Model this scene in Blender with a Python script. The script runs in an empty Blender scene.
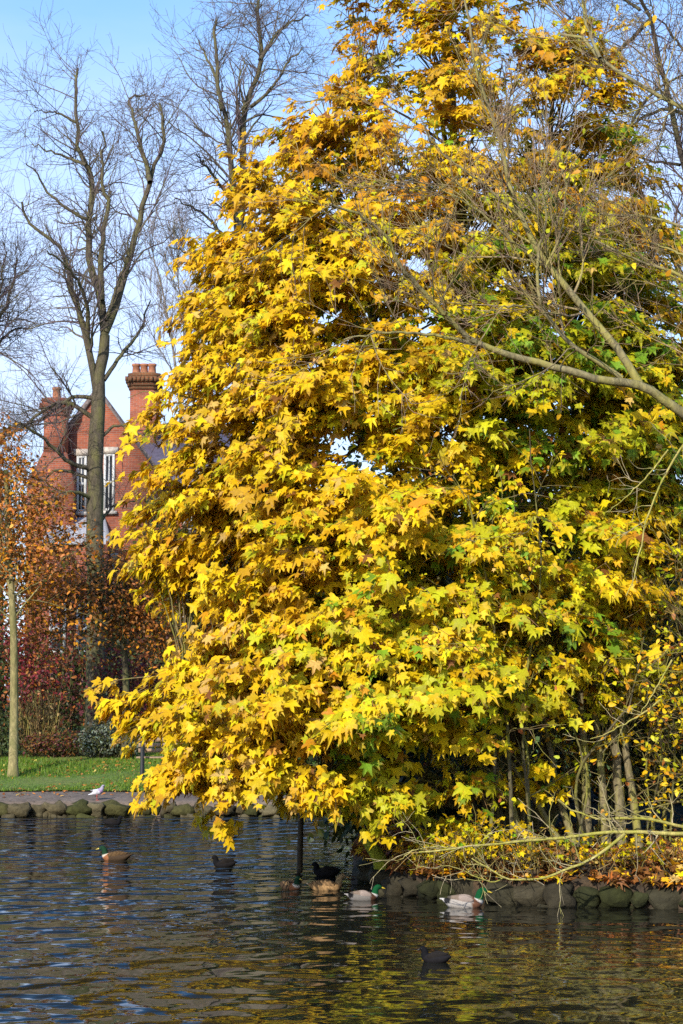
import bpy, math, random
import numpy as np

# ------------------------------------------------------------------ camera, sky, sun, exposure
SC = bpy.context.scene
COL = SC.collection
W, H, F = 683.0, 1024.0, 1991.0          # picture size and focal length in pixels (70 mm on a 24x36 frame)
EYE = np.array([0.0, 0.0, 2.2])          # eye above the water
PITCH = math.atan((707 - 512) / F)

cam_d = bpy.data.cameras.new('camera')
cam_d.sensor_fit = 'VERTICAL'; cam_d.sensor_height = 36.0; cam_d.lens = F * 36.0 / H
cam_d.clip_end = 5000
cam = bpy.data.objects.new('camera', cam_d); COL.objects.link(cam)
cam.location = EYE; cam.rotation_euler = (math.pi / 2 + PITCH, 0, 0)
SC.camera = cam

SUN_EL, SUN_AZ = 30.0, 25.0              # elevation; degrees to the left of straight behind the camera
SD = np.array([-math.sin(math.radians(SUN_AZ)) * math.cos(math.radians(SUN_EL)),
               -math.cos(math.radians(SUN_AZ)) * math.cos(math.radians(SUN_EL)), math.sin(math.radians(SUN_EL))])
wd = bpy.data.worlds.new('World'); SC.world = wd; wd.use_nodes = True
nt = wd.node_tree; bg = nt.nodes['Background']
sky = nt.nodes.new('ShaderNodeTexSky'); sky.sky_type = 'NISHITA'; sky.sun_disc = False
sky.sun_elevation = math.radians(SUN_EL); sky.sun_rotation = math.atan2(SD[0], SD[1])
sky.air_density = 1.0; sky.dust_density = 1.0; sky.ozone_density = 3.0
tc = nt.nodes.new('ShaderNodeTexCoord'); mp = nt.nodes.new('ShaderNodeMapping'); mp.inputs['Scale'].default_value = (1.6, 1.6, 7.0)
nz = nt.nodes.new('ShaderNodeTexNoise'); nz.inputs['Scale'].default_value = 2.2; nz.inputs['Detail'].default_value = 6; nz.inputs['Roughness'].default_value = .55
rp = nt.nodes.new('ShaderNodeValToRGB'); rp.color_ramp.elements[0].position = .36; rp.color_ramp.elements[1].position = .70
rp.color_ramp.elements[0].color = (.56, .56, .56, 1); rp.color_ramp.elements[1].color = (.85, .85, .85, 1)
mx = nt.nodes.new('ShaderNodeMix'); mx.data_type = 'RGBA'; mx.inputs[7].default_value = (5.3, 5.9, 7.9, 1)
nt.links.new(tc.outputs['Generated'], mp.inputs[0]); nt.links.new(mp.outputs[0], nz.inputs['Vector'])
nt.links.new(nz.outputs[0], rp.inputs[0])
# thin cloud lies low; overhead the sky is clear
sxy = nt.nodes.new('ShaderNodeSeparateXYZ'); nt.links.new(tc.outputs['Generated'], sxy.inputs[0])
mrg = nt.nodes.new('ShaderNodeMapRange'); mrg.inputs[1].default_value = .26; mrg.inputs[2].default_value = .40; mrg.inputs[3].default_value = 1.0; mrg.inputs[4].default_value = .05
nt.links.new(sxy.outputs[2], mrg.inputs[0])
mul = nt.nodes.new('ShaderNodeMath'); mul.operation = 'MULTIPLY'; nt.links.new(rp.outputs[0], mul.inputs[0]); nt.links.new(mrg.outputs[0], mul.inputs[1]); nt.links.new(mul.outputs[0], mx.inputs[0])
hs = nt.nodes.new('ShaderNodeHueSaturation'); hs.inputs['Saturation'].default_value = 1.4; hs.inputs['Value'].default_value = 1.45; nt.links.new(sky.outputs[0], hs.inputs['Color']); nt.links.new(hs.outputs[0], mx.inputs[6]); nt.links.new(mx.outputs[2], bg.inputs[0])
bg.inputs[1].default_value = 0.14

sun_d = bpy.data.lights.new('sun', 'SUN'); sun_d.energy = 4.4; sun_d.angle = math.radians(.53); sun_d.color = (1, .93, .82)
sun = bpy.data.objects.new('sun', sun_d); COL.objects.link(sun)
from mathutils import Vector
sun.rotation_euler = Vector(SD).to_track_quat('Z', 'Y').to_euler()
vs = SC.view_settings
vs.view_transform = 'Standard'; vs.look = 'None'; vs.exposure = 0.45; vs.gamma = 1.0; vs.use_curve_mapping = False
cy = SC.cycles
cy.max_bounces = 6; cy.diffuse_bounces = 3; cy.glossy_bounces = 3; cy.transmission_bounces = 3; cy.transparent_max_bounces = 6
cy.caustics_reflective = False; cy.caustics_refractive = False; cy.use_denoising = False

# ------------------------------------------------------------------ helpers
rng = np.random.default_rng(11)
ct, st = math.cos(PITCH), math.sin(PITCH)

def ray(px, py):
    a = (px - W / 2) / F; b = (H / 2 - py) / F
    return np.array([a, ct - b * st, st + b * ct])

def P(px, py, Y):
    """the point seen at a pixel of the photograph, Y metres in front of the camera"""
    d = ray(px, py); return EYE + d * (Y / d[1])

def G(px, py, z=0.0):
    d = ray(px, py); return EYE + d * ((z - EYE[2]) / d[2])

FAR_EDGE = 40.6
def ground_z(y):
    return float(np.interp(y, [FAR_EDGE, 42.6, 50, 70, 120, 700], [.30, .46, 1.0, 1.6, 2.0, 4.0]))

def on_ground(px, py):
    p = G(px, py, .6)
    lo, hi = FAR_EDGE, 120.0
    for _ in range(50):
        m = (lo + hi) / 2
        if P(px, py, m)[2] > ground_z(m): lo = m
        else: hi = m
    p = P(px, py, lo); p[2] = ground_z(lo)
    return p

def norm(v): return v / np.maximum(np.linalg.norm(v, axis=-1, keepdims=True), 1e-9)

def link(o, parent=None):
    COL.objects.link(o)
    if parent is not None:
        o.parent = parent
        o.matrix_parent_inverse = parent.matrix_basis.inverted()
    return o

def thing(name, label, cat, loc=(0, 0, 0), group=None, kind=None):
    o = bpy.data.objects.new(name, None); COL.objects.link(o); o.location = tuple(float(v) for v in loc); o.empty_display_size = .2
    return tag(o, label, cat, group, kind)

def tag(o, label, cat, group=None, kind=None):
    if label: o['label'] = label
    if cat: o['category'] = cat
    if group: o['group'] = group
    if kind: o['kind'] = kind
    return o

class MB:
    """collects vertex / face / colour arrays and links them as ONE mesh"""
    def __init__(s): s.v = []; s.c = []; s.f = {3: [], 4: []}; s.n = 0
    def add(s, v, faces, c=(.5, .5, .5)):
        v = np.asarray(v, float).reshape(-1, 3); c = np.asarray(c, float)
        if c.ndim == 1: c = np.tile(c, (len(v), 1))
        s.v.append(v); s.c.append(c)
        for f in faces:
            f = np.asarray(f, np.int64)
            if f.size: s.f[f.shape[1]].append(f + s.n)
        s.n += len(v); return s
    def poly(s, v, quads=(), tris=(), c=(.5, .5, .5)):
        fs = []
        if len(quads): fs.append(np.array(quads))
        if len(tris): fs.append(np.array(tris))
        return s.add(v, fs, c)
    def box(s, c0, c1, col=(.5, .5, .5), taper=0.0):
        x0, y0, z0 = c0; x1, y1, z1 = c1
        t = taper
        v = [(x0, y0, z0), (x1, y0, z0), (x1, y1, z0), (x0, y1, z0), (x0 + t, y0 + t, z1), (x1 - t, y0 + t, z1), (x1 - t, y1 - t, z1), (x0 + t, y1 - t, z1)]
        return s.poly(v, [(0, 3, 2, 1), (4, 5, 6, 7), (0, 1, 5, 4), (1, 2, 6, 5), (2, 3, 7, 6), (3, 0, 4, 7)], c=col)
    def prism(s, prof, y0, y1, col=(.5, .5, .5)):
        """an x-z outline (star-shaped about its mean) pushed from y0 to y1"""
        n = len(prof); pr = np.array(prof, float); m = pr.mean(0)
        v = [(x, y0, z) for x, z in pr] + [(x, y1, z) for x, z in pr] + [(m[0], y0, m[1]), (m[0], y1, m[1])]
        q = [(i, (i + 1) % n, n + (i + 1) % n, n + i) for i in range(n)]
        t = [(2 * n, (i + 1) % n, i) for i in range(n)] + [(2 * n + 1, n + i, n + (i + 1) % n) for i in range(n)]
        return s.poly(v, q, t, col)
    def tubes(s, Pts, R, sides=5, c=(.5, .5, .5), cjit=0.0):
        Pts = np.asarray(Pts, float); R = np.asarray(R, float)
        if Pts.ndim == 2: Pts = Pts[None]; R = R[None]
        N, k, _ = Pts.shape
        if N == 0: return s
        T = norm(np.gradient(Pts, axis=1))
        m = np.abs(T.mean(1)); ref = np.eye(3)[np.argmin(m, axis=1)]
        U = norm(np.cross(T, ref[:, None, :])); V = np.cross(T, U)
        a = np.linspace(0, 2 * np.pi, sides, endpoint=False)
        v = Pts[:, :, None, :] + R[:, :, None, None] * (np.cos(a)[None, None, :, None] * U[:, :, None, :] + np.sin(a)[None, None, :, None] * V[:, :, None, :])
        base = (np.arange(N) * k * sides)[:, None, None]
        i = np.arange(k - 1)[None, :, None] * sides; j = np.arange(sides)[None, None, :]; j2 = (j + 1) % sides
        q = np.stack([base + i + j, base + i + j2, base + i + sides + j2, base + i + sides + j], -1).reshape(-1, 4)
        c = np.asarray(c, float)
        cc = np.tile(c, (N, 1)) if c.ndim == 1 else c
        if cjit: cc = cc * (1 + cjit * rng.uniform(-1, 1, (N, 1)))
        return s.add(v, [q], np.repeat(cc, k * sides, 0))
    def build(s, name, m, parent=None, smooth=False):
        V = np.concatenate(s.v).astype(np.float32); C = np.concatenate(s.c)
        if parent is not None: V = V - np.array(parent_origin(parent), np.float32)
        tr = np.concatenate(s.f[3]) if s.f[3] else np.zeros((0, 3), np.int64)
        qd = np.concatenate(s.f[4]) if s.f[4] else np.zeros((0, 4), np.int64)
        me = bpy.data.meshes.new(name)
        me.vertices.add(len(V)); me.vertices.foreach_set('co', V.ravel())
        loops = np.concatenate([tr.ravel(), qd.ravel()]).astype(np.int32)
        me.loops.add(len(loops)); me.loops.foreach_set('vertex_index', loops)
        ns = np.concatenate([np.full(len(tr), 3), np.full(len(qd), 4)])
        me.polygons.add(len(ns)); me.polygons.foreach_set('loop_start', np.concatenate([[0], np.cumsum(ns)[:-1]]).astype(np.int32))
        if smooth: me.polygons.foreach_set('use_smooth', np.ones(len(ns), bool))
        at = me.color_attributes.new('Col', 'FLOAT_COLOR', 'POINT')
        at.data.foreach_set('color', np.concatenate([C, np.ones((len(C), 1))], 1).astype(np.float32).ravel())
        me.materials.append(m); me.update(calc_edges=True); me.validate()
        o = bpy.data.objects.new(name, me)
        COL.objects.link(o)
        if parent is not None: o.parent = parent
        return o

def parent_origin(p):
    o = np.zeros(3)
    while p is not None: o += np.array(p.location); p = p.parent
    return o

# ------------------------------------------------------------------ materials
def mat(name):
    m = bpy.data.materials.new(name); m.use_nodes = True
    return m, m.node_tree.nodes, m.node_tree.links, m.node_tree.nodes['Principled BSDF']

def attr(N):
    a = N.new('ShaderNodeAttribute'); a.attribute_name = 'Col'; return a

def noise(N, L, scale, detail=4, rough=.55, vec=None, sc=None):
    t = N.new('ShaderNodeTexCoord'); n = N.new('ShaderNodeTexNoise')
    n.inputs['Scale'].default_value = scale; n.inputs['Detail'].default_value = detail; n.inputs['Roughness'].default_value = rough
    if sc:
        m = N.new('ShaderNodeMapping'); m.inputs['Scale'].default_value = sc; L.new(t.outputs['Object'], m.inputs[0]); L.new(m.outputs[0], n.inputs['Vector'])
    else: L.new(t.outputs['Object'], n.inputs['Vector'])
    return n

def ramp(N, L, src, stops):
    r = N.new('ShaderNodeValToRGB'); e = r.color_ramp.elements
    while len(e) < len(stops): e.new(.5)
    for k, (p, c) in zip(e, stops): k.position = p; k.color = (*c, 1) if len(c) == 3 else c
    L.new(src, r.inputs[0]); return r

def mixc(N, L, a, b, f, mode='MIX'):
    m = N.new('ShaderNodeMix'); m.data_type = 'RGBA'; m.blend_type = mode
    for k, s in ((6, a), (7, b), (0, f)):
        if isinstance(s, (int, float)): m.inputs[k].default_value = s
        elif isinstance(s, tuple): m.inputs[k].default_value = (*s, 1)
        else: L.new(s, m.inputs[k])
    return m.outputs[2]

def bump(N, L, src, strength, dist=.02):
    b = N.new('ShaderNodeBump'); b.inputs['Strength'].default_value = strength; b.inputs['Distance'].default_value = dist
    L.new(src, b.inputs['Height']); return b

def leaf_mat(name, trans=.35, rough=.45, spec=.35):
    m, N, L, B = mat(name); a = attr(N)
    n = noise(N, L, 55, 3); r = ramp(N, L, n.outputs[0], [(.3, (.82, .80, .8)), (.65, (1.06, 1.06, 1.0))])
    c = mixc(N, L, a.outputs[0], r.outputs[0], 1.0, 'MULTIPLY')
    L.new(c, B.inputs['Base Color']); B.inputs['Roughness'].default_value = rough; B.inputs['Specular IOR Level'].default_value = spec
    t = N.new('ShaderNodeBsdfTranslucent'); L.new(c, t.inputs[0])
    x = N.new('ShaderNodeMixShader'); x.inputs[0].default_value = trans
    L.new(B.outputs[0], x.inputs[1]); L.new(t.outputs[0], x.inputs[2]); L.new(x.outputs[0], N['Material Output'].inputs[0])
    return m

def bark_mat(name, moss=(.12, .15, .02), amount=.5, scale=6, sc=(1, 1, .35)):
    m, N, L, B = mat(name); a = attr(N)
    n1 = noise(N, L, scale, 5, .6, sc=sc); n2 = noise(N, L, scale * 5, 4, .6, sc=sc)
    v = ramp(N, L, n2.outputs[0], [(.3, (.5, .5, .5)), (.7, (1.35, 1.35, 1.35))])
    c = mixc(N, L, a.outputs[0], v.outputs[0], 1.0, 'MULTIPLY')
    f = ramp(N, L, n1.outputs[0], [(.45, (0, 0, 0)), (.62, (amount,) * 3)])
    c = mixc(N, L, c, moss, f.outputs[0]); L.new(c, B.inputs['Base Color'])
    B.inputs['Roughness'].default_value = .85; B.inputs['Specular IOR Level'].default_value = .2
    b = bump(N, L, n2.outputs[0], .6, .03); L.new(b.outputs[0], B.inputs['Normal'])
    return m

def attr_mat(name, rough=.7, spec=.3, nscale=20, namp=.25, bmp=.2, dist=.01, metal=0):
    m, N, L, B = mat(name); a = attr(N); n = noise(N, L, nscale, 5, .6)
    v = ramp(N, L, n.outputs[0], [(.25, (1 - namp,) * 3), (.75, (1 + namp,) * 3)])
    L.new(mixc(N, L, a.outputs[0], v.outputs[0], 1.0, 'MULTIPLY'), B.inputs['Base Color'])
    B.inputs['Roughness'].default_value = rough; B.inputs['Specular IOR Level'].default_value = spec; B.inputs['Metallic'].default_value = metal
    if bmp: L.new(bump(N, L, n.outputs[0], bmp, dist).outputs[0], B.inputs['Normal'])
    return m

M_leaf = leaf_mat('maple_leaf', .38, .5, .22)
M_leaf2 = leaf_mat('shrub_leaf', .28, .5, .3)
M_litter = leaf_mat('fallen_leaf', .08, .6, .3)
M_bark = bark_mat('maple_bark', (.16, .17, .025), .75)
M_lime = bark_mat('lime_bark', (.13, .125, .04), .7, 4)
M_moss = bark_mat('mossy_bark', (.25, .245, .03), .7, 5)
M_twig = bark_mat('twig_bark', (.30, .27, .05), .6, 4)
M_stone = attr_mat('bank_stone', .9, .2, 9, .45, .8, .04)
M_paint = attr_mat('painted', .5, .4, 30, .08, .05)
M_wood = attr_mat('weathered_wood', .8, .2, 12, .35, .4)
M_feather = attr_mat('feather', .8, .04, 60, .22, .25, .004)
M_glossy = attr_mat('smooth_horn', .3, .5, 30, .05, 0)
M_slate = attr_mat('slate', .6, .4, 8, .3, .4, .02)
M_iron = attr_mat('black_iron', .5, .5, 30, .1, .1)

def glass_mat():
    m, N, L, B = mat('window_glass'); n = noise(N, L, .8, 2)
    L.new(ramp(N, L, n.outputs[0], [(.4, (.02, .022, .026)), (.6, (.09, .095, .105))]).outputs[0], B.inputs['Base Color'])
    B.inputs['Roughness'].default_value = .08; B.inputs['Specular IOR Level'].default_value = .9; return m
M_glass = glass_mat()

def brick_mat():
    m, N, L, B = mat('red_brick'); t = N.new('ShaderNodeTexCoord')
    # bricks laid on the x-z face: swap axes
    mpn = N.new('ShaderNodeMapping'); mpn.inputs['Rotation'].default_value = (math.pi / 2, 0, 0); L.new(t.outputs['Object'], mpn.inputs[0])
    b = N.new('ShaderNodeTexBrick'); b.inputs['Scale'].default_value = 1.0; b.inputs['Brick Width'].default_value = .225; b.inputs['Row Height'].default_value = .075
    b.inputs['Mortar Size'].default_value = .008; b.inputs['Color1'].default_value = (.33, .085, .034, 1); b.inputs['Color2'].default_value = (.22, .055, .026, 1); b.inputs['Mortar'].default_value = (.24, .15, .11, 1)
    L.new(mpn.outputs[0], b.inputs['Vector'])
    n = noise(N, L, .9, 6, .65); r = ramp(N, L, n.outputs[0], [(.3, (.55, .5, .5)), (.7, (1.25, 1.2, 1.15))])
    c = mixc(N, L, b.outputs[0], r.outputs[0], 1.0, 'MULTIPLY'); c2 = mixc(N, L, c, attr(N).outputs[0], 1.0, 'MULTIPLY')
    L.new(c2, B.inputs['Base Color']); B.inputs['Roughness'].default_value = .9
    L.new(bump(N, L, n.outputs[0], .3, .03).outputs[0], B.inputs['Normal']); return m
M_brick = brick_mat()

def grass_ground():
    m, N, L, B = mat('lawn_turf'); n = noise(N, L, .35, 5, .6); n2 = noise(N, L, 9, 5, .65)
    a = ramp(N, L, n.outputs[0], [(.35, (.055, .105, .012)), (.52, (.10, .165, .014)), (.68, (.16, .16, .035))])
    b = ramp(N, L, n2.outputs[0], [(.3, (.5, .5, .5)), (.7, (1.3, 1.3, 1.2))])
    L.new(mixc(N, L, a.outputs[0], b.outputs[0], 1.0, 'MULTIPLY'), B.inputs['Base Color']); B.inputs['Roughness'].default_value = .9
    L.new(bump(N, L, n2.outputs[0], .7, .05).outputs[0], B.inputs['Normal']); return m

def earth(name, c0, c1, c2, s=1.2):
    m, N, L, B = mat(name); n = noise(N, L, s, 7, .7); n2 = noise(N, L, s * 14, 4, .65)
    a = ramp(N, L, n.outputs[0], [(.3, c0), (.5, c1), (.7, c2)])
    b = ramp(N, L, n2.outputs[0], [(.3, (.6, .6, .6)), (.7, (1.3, 1.3, 1.3))])
    L.new(mixc(N, L, a.outputs[0], b.outputs[0], 1.0, 'MULTIPLY'), B.inputs['Base Color']); B.inputs['Roughness'].default_value = .95
    L.new(bump(N, L, n2.outputs[0], .6, .03).outputs[0], B.inputs['Normal']); return m

def water_mat():
    m, N, L, B = mat('pond_water')
    B.inputs['Base Color'].default_value = (.012, .012, .008, 1); B.inputs['Roughness'].default_value = .04; B.inputs['IOR'].default_value = 1.333
    n1 = noise(N, L, 2.3, 1, .4, sc=(1.0, .8, 1)); n2 = noise(N, L, 4.6, 1, .4, sc=(1.0, .9, 1)); n3 = noise(N, L, .5, 1, .5)
    # wind patches: the sheltered water beside the bank is calmer than the open pond
    big = noise(N, L, .16, 3, .5)
    t = N.new('ShaderNodeTexCoord'); sx = N.new('ShaderNodeSeparateXYZ'); L.new(t.outputs['Object'], sx.inputs[0])
    mr = N.new('ShaderNodeMapRange'); mr.inputs[1].default_value = .15; mr.inputs[2].default_value = -2.1; mr.inputs[3].default_value = .17; mr.inputs[4].default_value = 1.9
    L.new(sx.outputs[0], mr.inputs[0])
    br = ramp(N, L, big.outputs[0], [(.35, (.65, .65, .65)), (.6, (1.15, 1.15, 1.15))])
    mu = N.new('ShaderNodeMath'); mu.operation = 'MULTIPLY'; L.new(mr.outputs[0], mu.inputs[0]); L.new(br.outputs[0], mu.inputs[1])
    def mm(src, k):
        x = N.new('ShaderNodeMath'); x.operation = 'MULTIPLY'; L.new(src, x.inputs[0]); x.inputs[1].default_value = k; return x.outputs[0]
    ad = N.new('ShaderNodeMath'); ad.operation = 'ADD'; L.new(mm(n1.outputs[0], .19), ad.inputs[0]); L.new(mm(n2.outputs[0], .038), ad.inputs[1])
    ad2 = N.new('ShaderNodeMath'); ad2.operation = 'ADD'; L.new(ad.outputs[0], ad2.inputs[0]); L.new(mm(n3.outputs[0], .07), ad2.inputs[1])
    hm = N.new('ShaderNodeMath'); hm.operation = 'MULTIPLY'; L.new(ad2.outputs[0], hm.inputs[0]); L.new(mu.outputs[0], hm.inputs[1])
    b = bump(N, L, hm.outputs[0], 1.0, 1.0); L.new(b.outputs[0], B.inputs['Normal'])
    return m

# ------------------------------------------------------------------ branch and leaf generators
def resample(pts, k, rad=None):
    pts = np.asarray(pts, float); n = len(pts)
    q = np.vstack([2 * pts[0] - pts[1], pts, 2 * pts[-1] - pts[-2]])
    seg = np.linalg.norm(np.diff(pts, axis=0), axis=1); cum = np.concatenate([[0], np.cumsum(seg)])
    s = np.linspace(0, cum[-1], k); i = np.clip(np.searchsorted(cum, s, 'right') - 1, 0, n - 2)
    t = ((s - cum[i]) / np.maximum(seg[i], 1e-9))[:, None]
    a, b, c, d = q[i], q[i + 1], q[i + 2], q[i + 3]
    return .5 * (2 * b + (c - a) * t + (2 * a - 5 * b + 4 * c - d) * t ** 2 + (3 * b - a - 3 * c + d) * t ** 3)

def traced(pix, Y0, Y1=None, k=18, wob=.02):
    """a limb through pixels of the photograph, running from depth Y0 to depth Y1"""
    Y1 = Y0 if Y1 is None else Y1
    n = len(pix)
    p = np.array([P(x, y, Y0 + (Y1 - Y0) * i / max(n - 1, 1)) for i, (x, y) in enumerate(pix)])
    q = resample(p, k)
    return q + rng.normal(0, wob, q.shape) * np.linspace(.0, 1, k)[:, None]

def spawn(Pp, Rp, n, t0=.2, t1=1.0, ang=50, asd=15, L=(1, 2), k=6, wig=.15, up=.15, rr=.5, rmin=.004, taper=.3, face=None):
    N, K, _ = Pp.shape
    seg = np.linalg.norm(np.diff(Pp, axis=1), axis=2).sum(1)
    idx = rng.choice(N, n, p=seg / seg.sum()); t = rng.uniform(t0, t1, n)
    f = t * (K - 1); i = np.minimum(f.astype(int), K - 2); w = (f - i)[:, None]
    pos = Pp[idx, i] * (1 - w) + Pp[idx, i + 1] * w; tan = norm(Pp[idx, i + 1] - Pp[idx, i])
    r = Rp[idx, i] * (1 - w[:, 0]) + Rp[idx, i + 1] * w[:, 0]
    rnd = rng.normal(size=(n, 3))
    if face is not None: rnd += np.array(face)
    perp = norm(rnd - (rnd * tan).sum(1, keepdims=True) * tan)
    a = np.radians(rng.normal(ang, asd, n))[:, None]
    d = norm(tan * np.cos(a) + perp * np.sin(a) + np.array([0, 0, up]))
    Ls = rng.uniform(L[0], L[1], n) * (1.15 - .45 * t)
    Q = np.zeros((n, k, 3)); Q[:, 0] = pos
    for j in range(1, k):
        d = norm(d + rng.normal(0, wig, (n, 3)) + np.array([0, 0, up * .35])); Q[:, j] = Q[:, j - 1] + d * (Ls / (k - 1))[:, None]
    r0 = np.clip(r * rr, rmin, None) * rng.uniform(.75, 1.1, n)
    R = r0[:, None] * np.linspace(1, taper, k)[None]
    return Q, np.maximum(R, rmin * .7)

def lobed(kind='maple'):
    """outline of a leaf: tip along +y, stalk at -y"""
    if kind == 'maple':
        an = [0, 12, 25, 40, 50, 63, 80, 95, 112, 135, 162]; ra = [1.12, .75, .50, .72, .98, .74, .49, .58, .72, .48, .32]
    elif kind == 'oval':
        an = [0, 30, 75, 130]; ra = [1, .62, .46, .62]
    else:                                  # a tiny leaf
        an = [0, 60]; ra = [1, .5]
    a = np.array(an + [180] * (kind != 'maple') + [-x for x in an[:0:-1]], float); r = np.array(ra + ([.8] if kind != 'maple' else []) + ra[:0:-1])
    a = np.radians(a)
    v = np.stack([np.sin(a) * r, np.cos(a) * r], 1)
    v = np.vstack([[0, 0], v]); n = len(v) - 1
    tri = np.array([(0, 1 + (i + 1) % n, 1 + i) for i in range(n)])
    return v, tri
LEAF = {k: lobed(k) for k in ('maple', 'oval', 'tiny')}

def leaves(mb, pos, nrm, tip, size, col, kind='maple', curl=.35, edge=None):
    n = len(pos)
    if n == 0: return
    v, tri = LEAF[kind]; m = len(v)
    nrm = norm(nrm); Yv = norm(tip - (tip * nrm).sum(1, keepdims=True) * nrm); X = np.cross(Yv, nrm)
    size = np.broadcast_to(np.asarray(size, float), (n,))
    x, y = v[:, 0][None], v[:, 1][None]
    sx = rng.uniform(.82, 1.08, (n, 1)); cu = rng.uniform(.2, 1.6, (n, 1)) * curl; fo = rng.uniform(-.1, .55, (n, 1)) * curl * 1.6; tw = rng.normal(0, .25, (n, 1)) * curl * 2
    if kind == 'maple':                    # no two blades alike: lobes of uneven length, a lopsided twist
        jr = rng.normal(1, .11, (n, m)); jr[:, 0] = 1; ja = rng.normal(0, .05, (n, m)) + rng.normal(0, .10, (n, 1)) * np.abs(x)
        x, y = (x * np.cos(ja) - y * np.sin(ja)) * jr, (x * np.sin(ja) + y * np.cos(ja)) * jr
    z = -cu * (np.maximum(y, 0) ** 2 * .7 + x ** 2 * .5) + fo * np.abs(x) + tw * x * y
    s3 = size[:, None, None]
    V = pos[:, None, :] + s3 * (X[:, None, :] * (x * sx)[..., None] + Yv[:, None, :] * (y + np.zeros((n, 1)))[..., None] + nrm[:, None, :] * z[..., None])
    T = (tri[None] + (np.arange(n) * m)[:, None, None]).reshape(-1, 3)
    C = np.repeat(col[:, None, :], m, 1)
    if edge is not None:
        w = np.clip((np.hypot(x, y) - .45) * 1.5, 0, 1)[..., None] * rng.uniform(0, 1, (n, 1, 1)) ** 2
        C = C * (1 - w) + np.array(edge) * w
    mb.add(V, [T], C.reshape(-1, 3))

PAL = {'lemon': (.76, .56, .010), 'gold': (.75, .47, .008), 'ochre': (.56, .33, .010), 'amber': (.58, .27, .010), 'tan': (.62, .42, .11), 'lime': (.50, .50, .014), 'green': (.20, .36, .02),
       'brown': (.20, .085, .02), 'rust': (.36, .12, .025), 'copper': (.52, .19, .03), 'crimson': (.20, .025, .03), 'wine': (.12, .03, .04), 'yew': (.03, .05, .014), 'olive': (.075, .085, .02), 'sage': (.17, .20, .15), 'straw': (.42, .30, .11)}

def pick(n, mix, jit=.16):
    names = list(mix); p = np.array([mix[k] for k in names], float); p /= p.sum()
    c = np.array([PAL[k] for k in names])[rng.choice(len(names), n, p=p)]
    return np.clip(c * (1 + rng.normal(0, jit, (n, 1))) * (1 + rng.normal(0, jit * .3, (n, 3))), .004, .85)

def vnoise(p, s, seed):
    """cheap smooth pseudo-noise in -1..1 from summed sines"""
    r = np.random.default_rng(seed); o = np.zeros(len(p))
    for k in range(7):
        d = r.normal(size=3); d /= np.linalg.norm(d); o += np.sin(p @ d * s * r.uniform(.6, 1.7) + r.uniform(0, 6.28))
    return o / 3.2

def cloud(mb, blobs, n, size, mix, kind='oval', flat=.4, gap=None, seed=1, jit=.18, curl=.3, shell=.5, droop=.3):
    """leaves spread through a set of ellipsoids (centre, radii)"""
    vol = np.array([np.prod(b[1]) ** .67 for b in blobs]); idx = rng.choice(len(blobs), n, p=vol / vol.sum())
    c = np.array([b[0] for b in blobs], float)[idx]; r = np.array([b[1] for b in blobs], float)[idx]
    d = norm(rng.normal(size=(n, 3))); rad = rng.uniform(shell ** 3, 1, n) ** (1 / 3) * (1 + .12 * rng.normal(size=n))
    p = c + d * r * rad[:, None]
    if gap is not None:
        k = vnoise(p, gap[0], seed) + .35 * rng.normal(size=n) > gap[1]; p = p[k]; d = d[k]; n = len(p)
    nr = norm(d * .7 + rng.normal(0, flat + .25, (n, 3)) + np.array([0, 0, .5]))
    tp = norm(d * .5 + rng.normal(0, .6, (n, 3)) + np.array([0, 0, -droop]))
    leaves(mb, p, nr, tp, size * rng.uniform(.6, 1.25, n), pick(n, mix, jit), kind, curl)
    return p

# ------------------------------------------------------------------ water and ground
def sheet(name, rows, m, smooth=True):
    a = np.array(rows, float); R, C, _ = a.shape; mb = MB()
    q = [(i * C + j, i * C + j + 1, (i + 1) * C + j + 1, (i + 1) * C + j) for i in range(R - 1) for j in range(C - 1)]
    mb.poly(a.reshape(-1, 3), q); o = mb.build(name, m, smooth=smooth); o['kind'] = 'structure'; return o

sheet('pond_bed', [[(-700, -60, -1.0), (700, -60, -1.0)], [(-700, 900, -1.0), (700, 900, -1.0)]], earth('pond_mud', (.03, .025, .015), (.045, .035, .02), (.06, .05, .03)))
sheet('water', [[(-90, -25, 0), (90, -25, 0)], [(-90, 60, 0), (90, 60, 0)]], water_mat())
xs = np.linspace(-60, 60, 121)
def edge_y(x): return FAR_EDGE + .12 * math.sin(x * 1.3) + .08 * math.sin(x * 3.1 + 1)
sheet('path', [[(x, edge_y(x) + .06, -.6) for x in xs], [(x, edge_y(x) + .06, .25) for x in xs], [(x, edge_y(x) + .3, .31) for x in xs], [(x, edge_y(x) + 1.0, .375) for x in xs], [(x, 43.0, ground_z(42.6) - .02) for x in xs]],
      earth('trodden_gravel', (.085, .062, .045), (.13, .098, .072), (.17, .13, .098), .8))
ly = [42.4, 44, 47, 50, 58, 70, 120, 700]
lx = np.concatenate([[-700, -200], np.linspace(-60, 60, 61), [200, 700]])
sheet('lawn', [[(x, y + (.16 * math.sin(x * 1.9) + .09 * math.sin(x * 4.3) if i == 0 else 0), ground_z(y) + .004 + (.05 * math.sin(x * .7 + y) if 0 < i < 5 else 0)) for x in lx] for i, y in enumerate(ly)], grass_ground())

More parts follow.
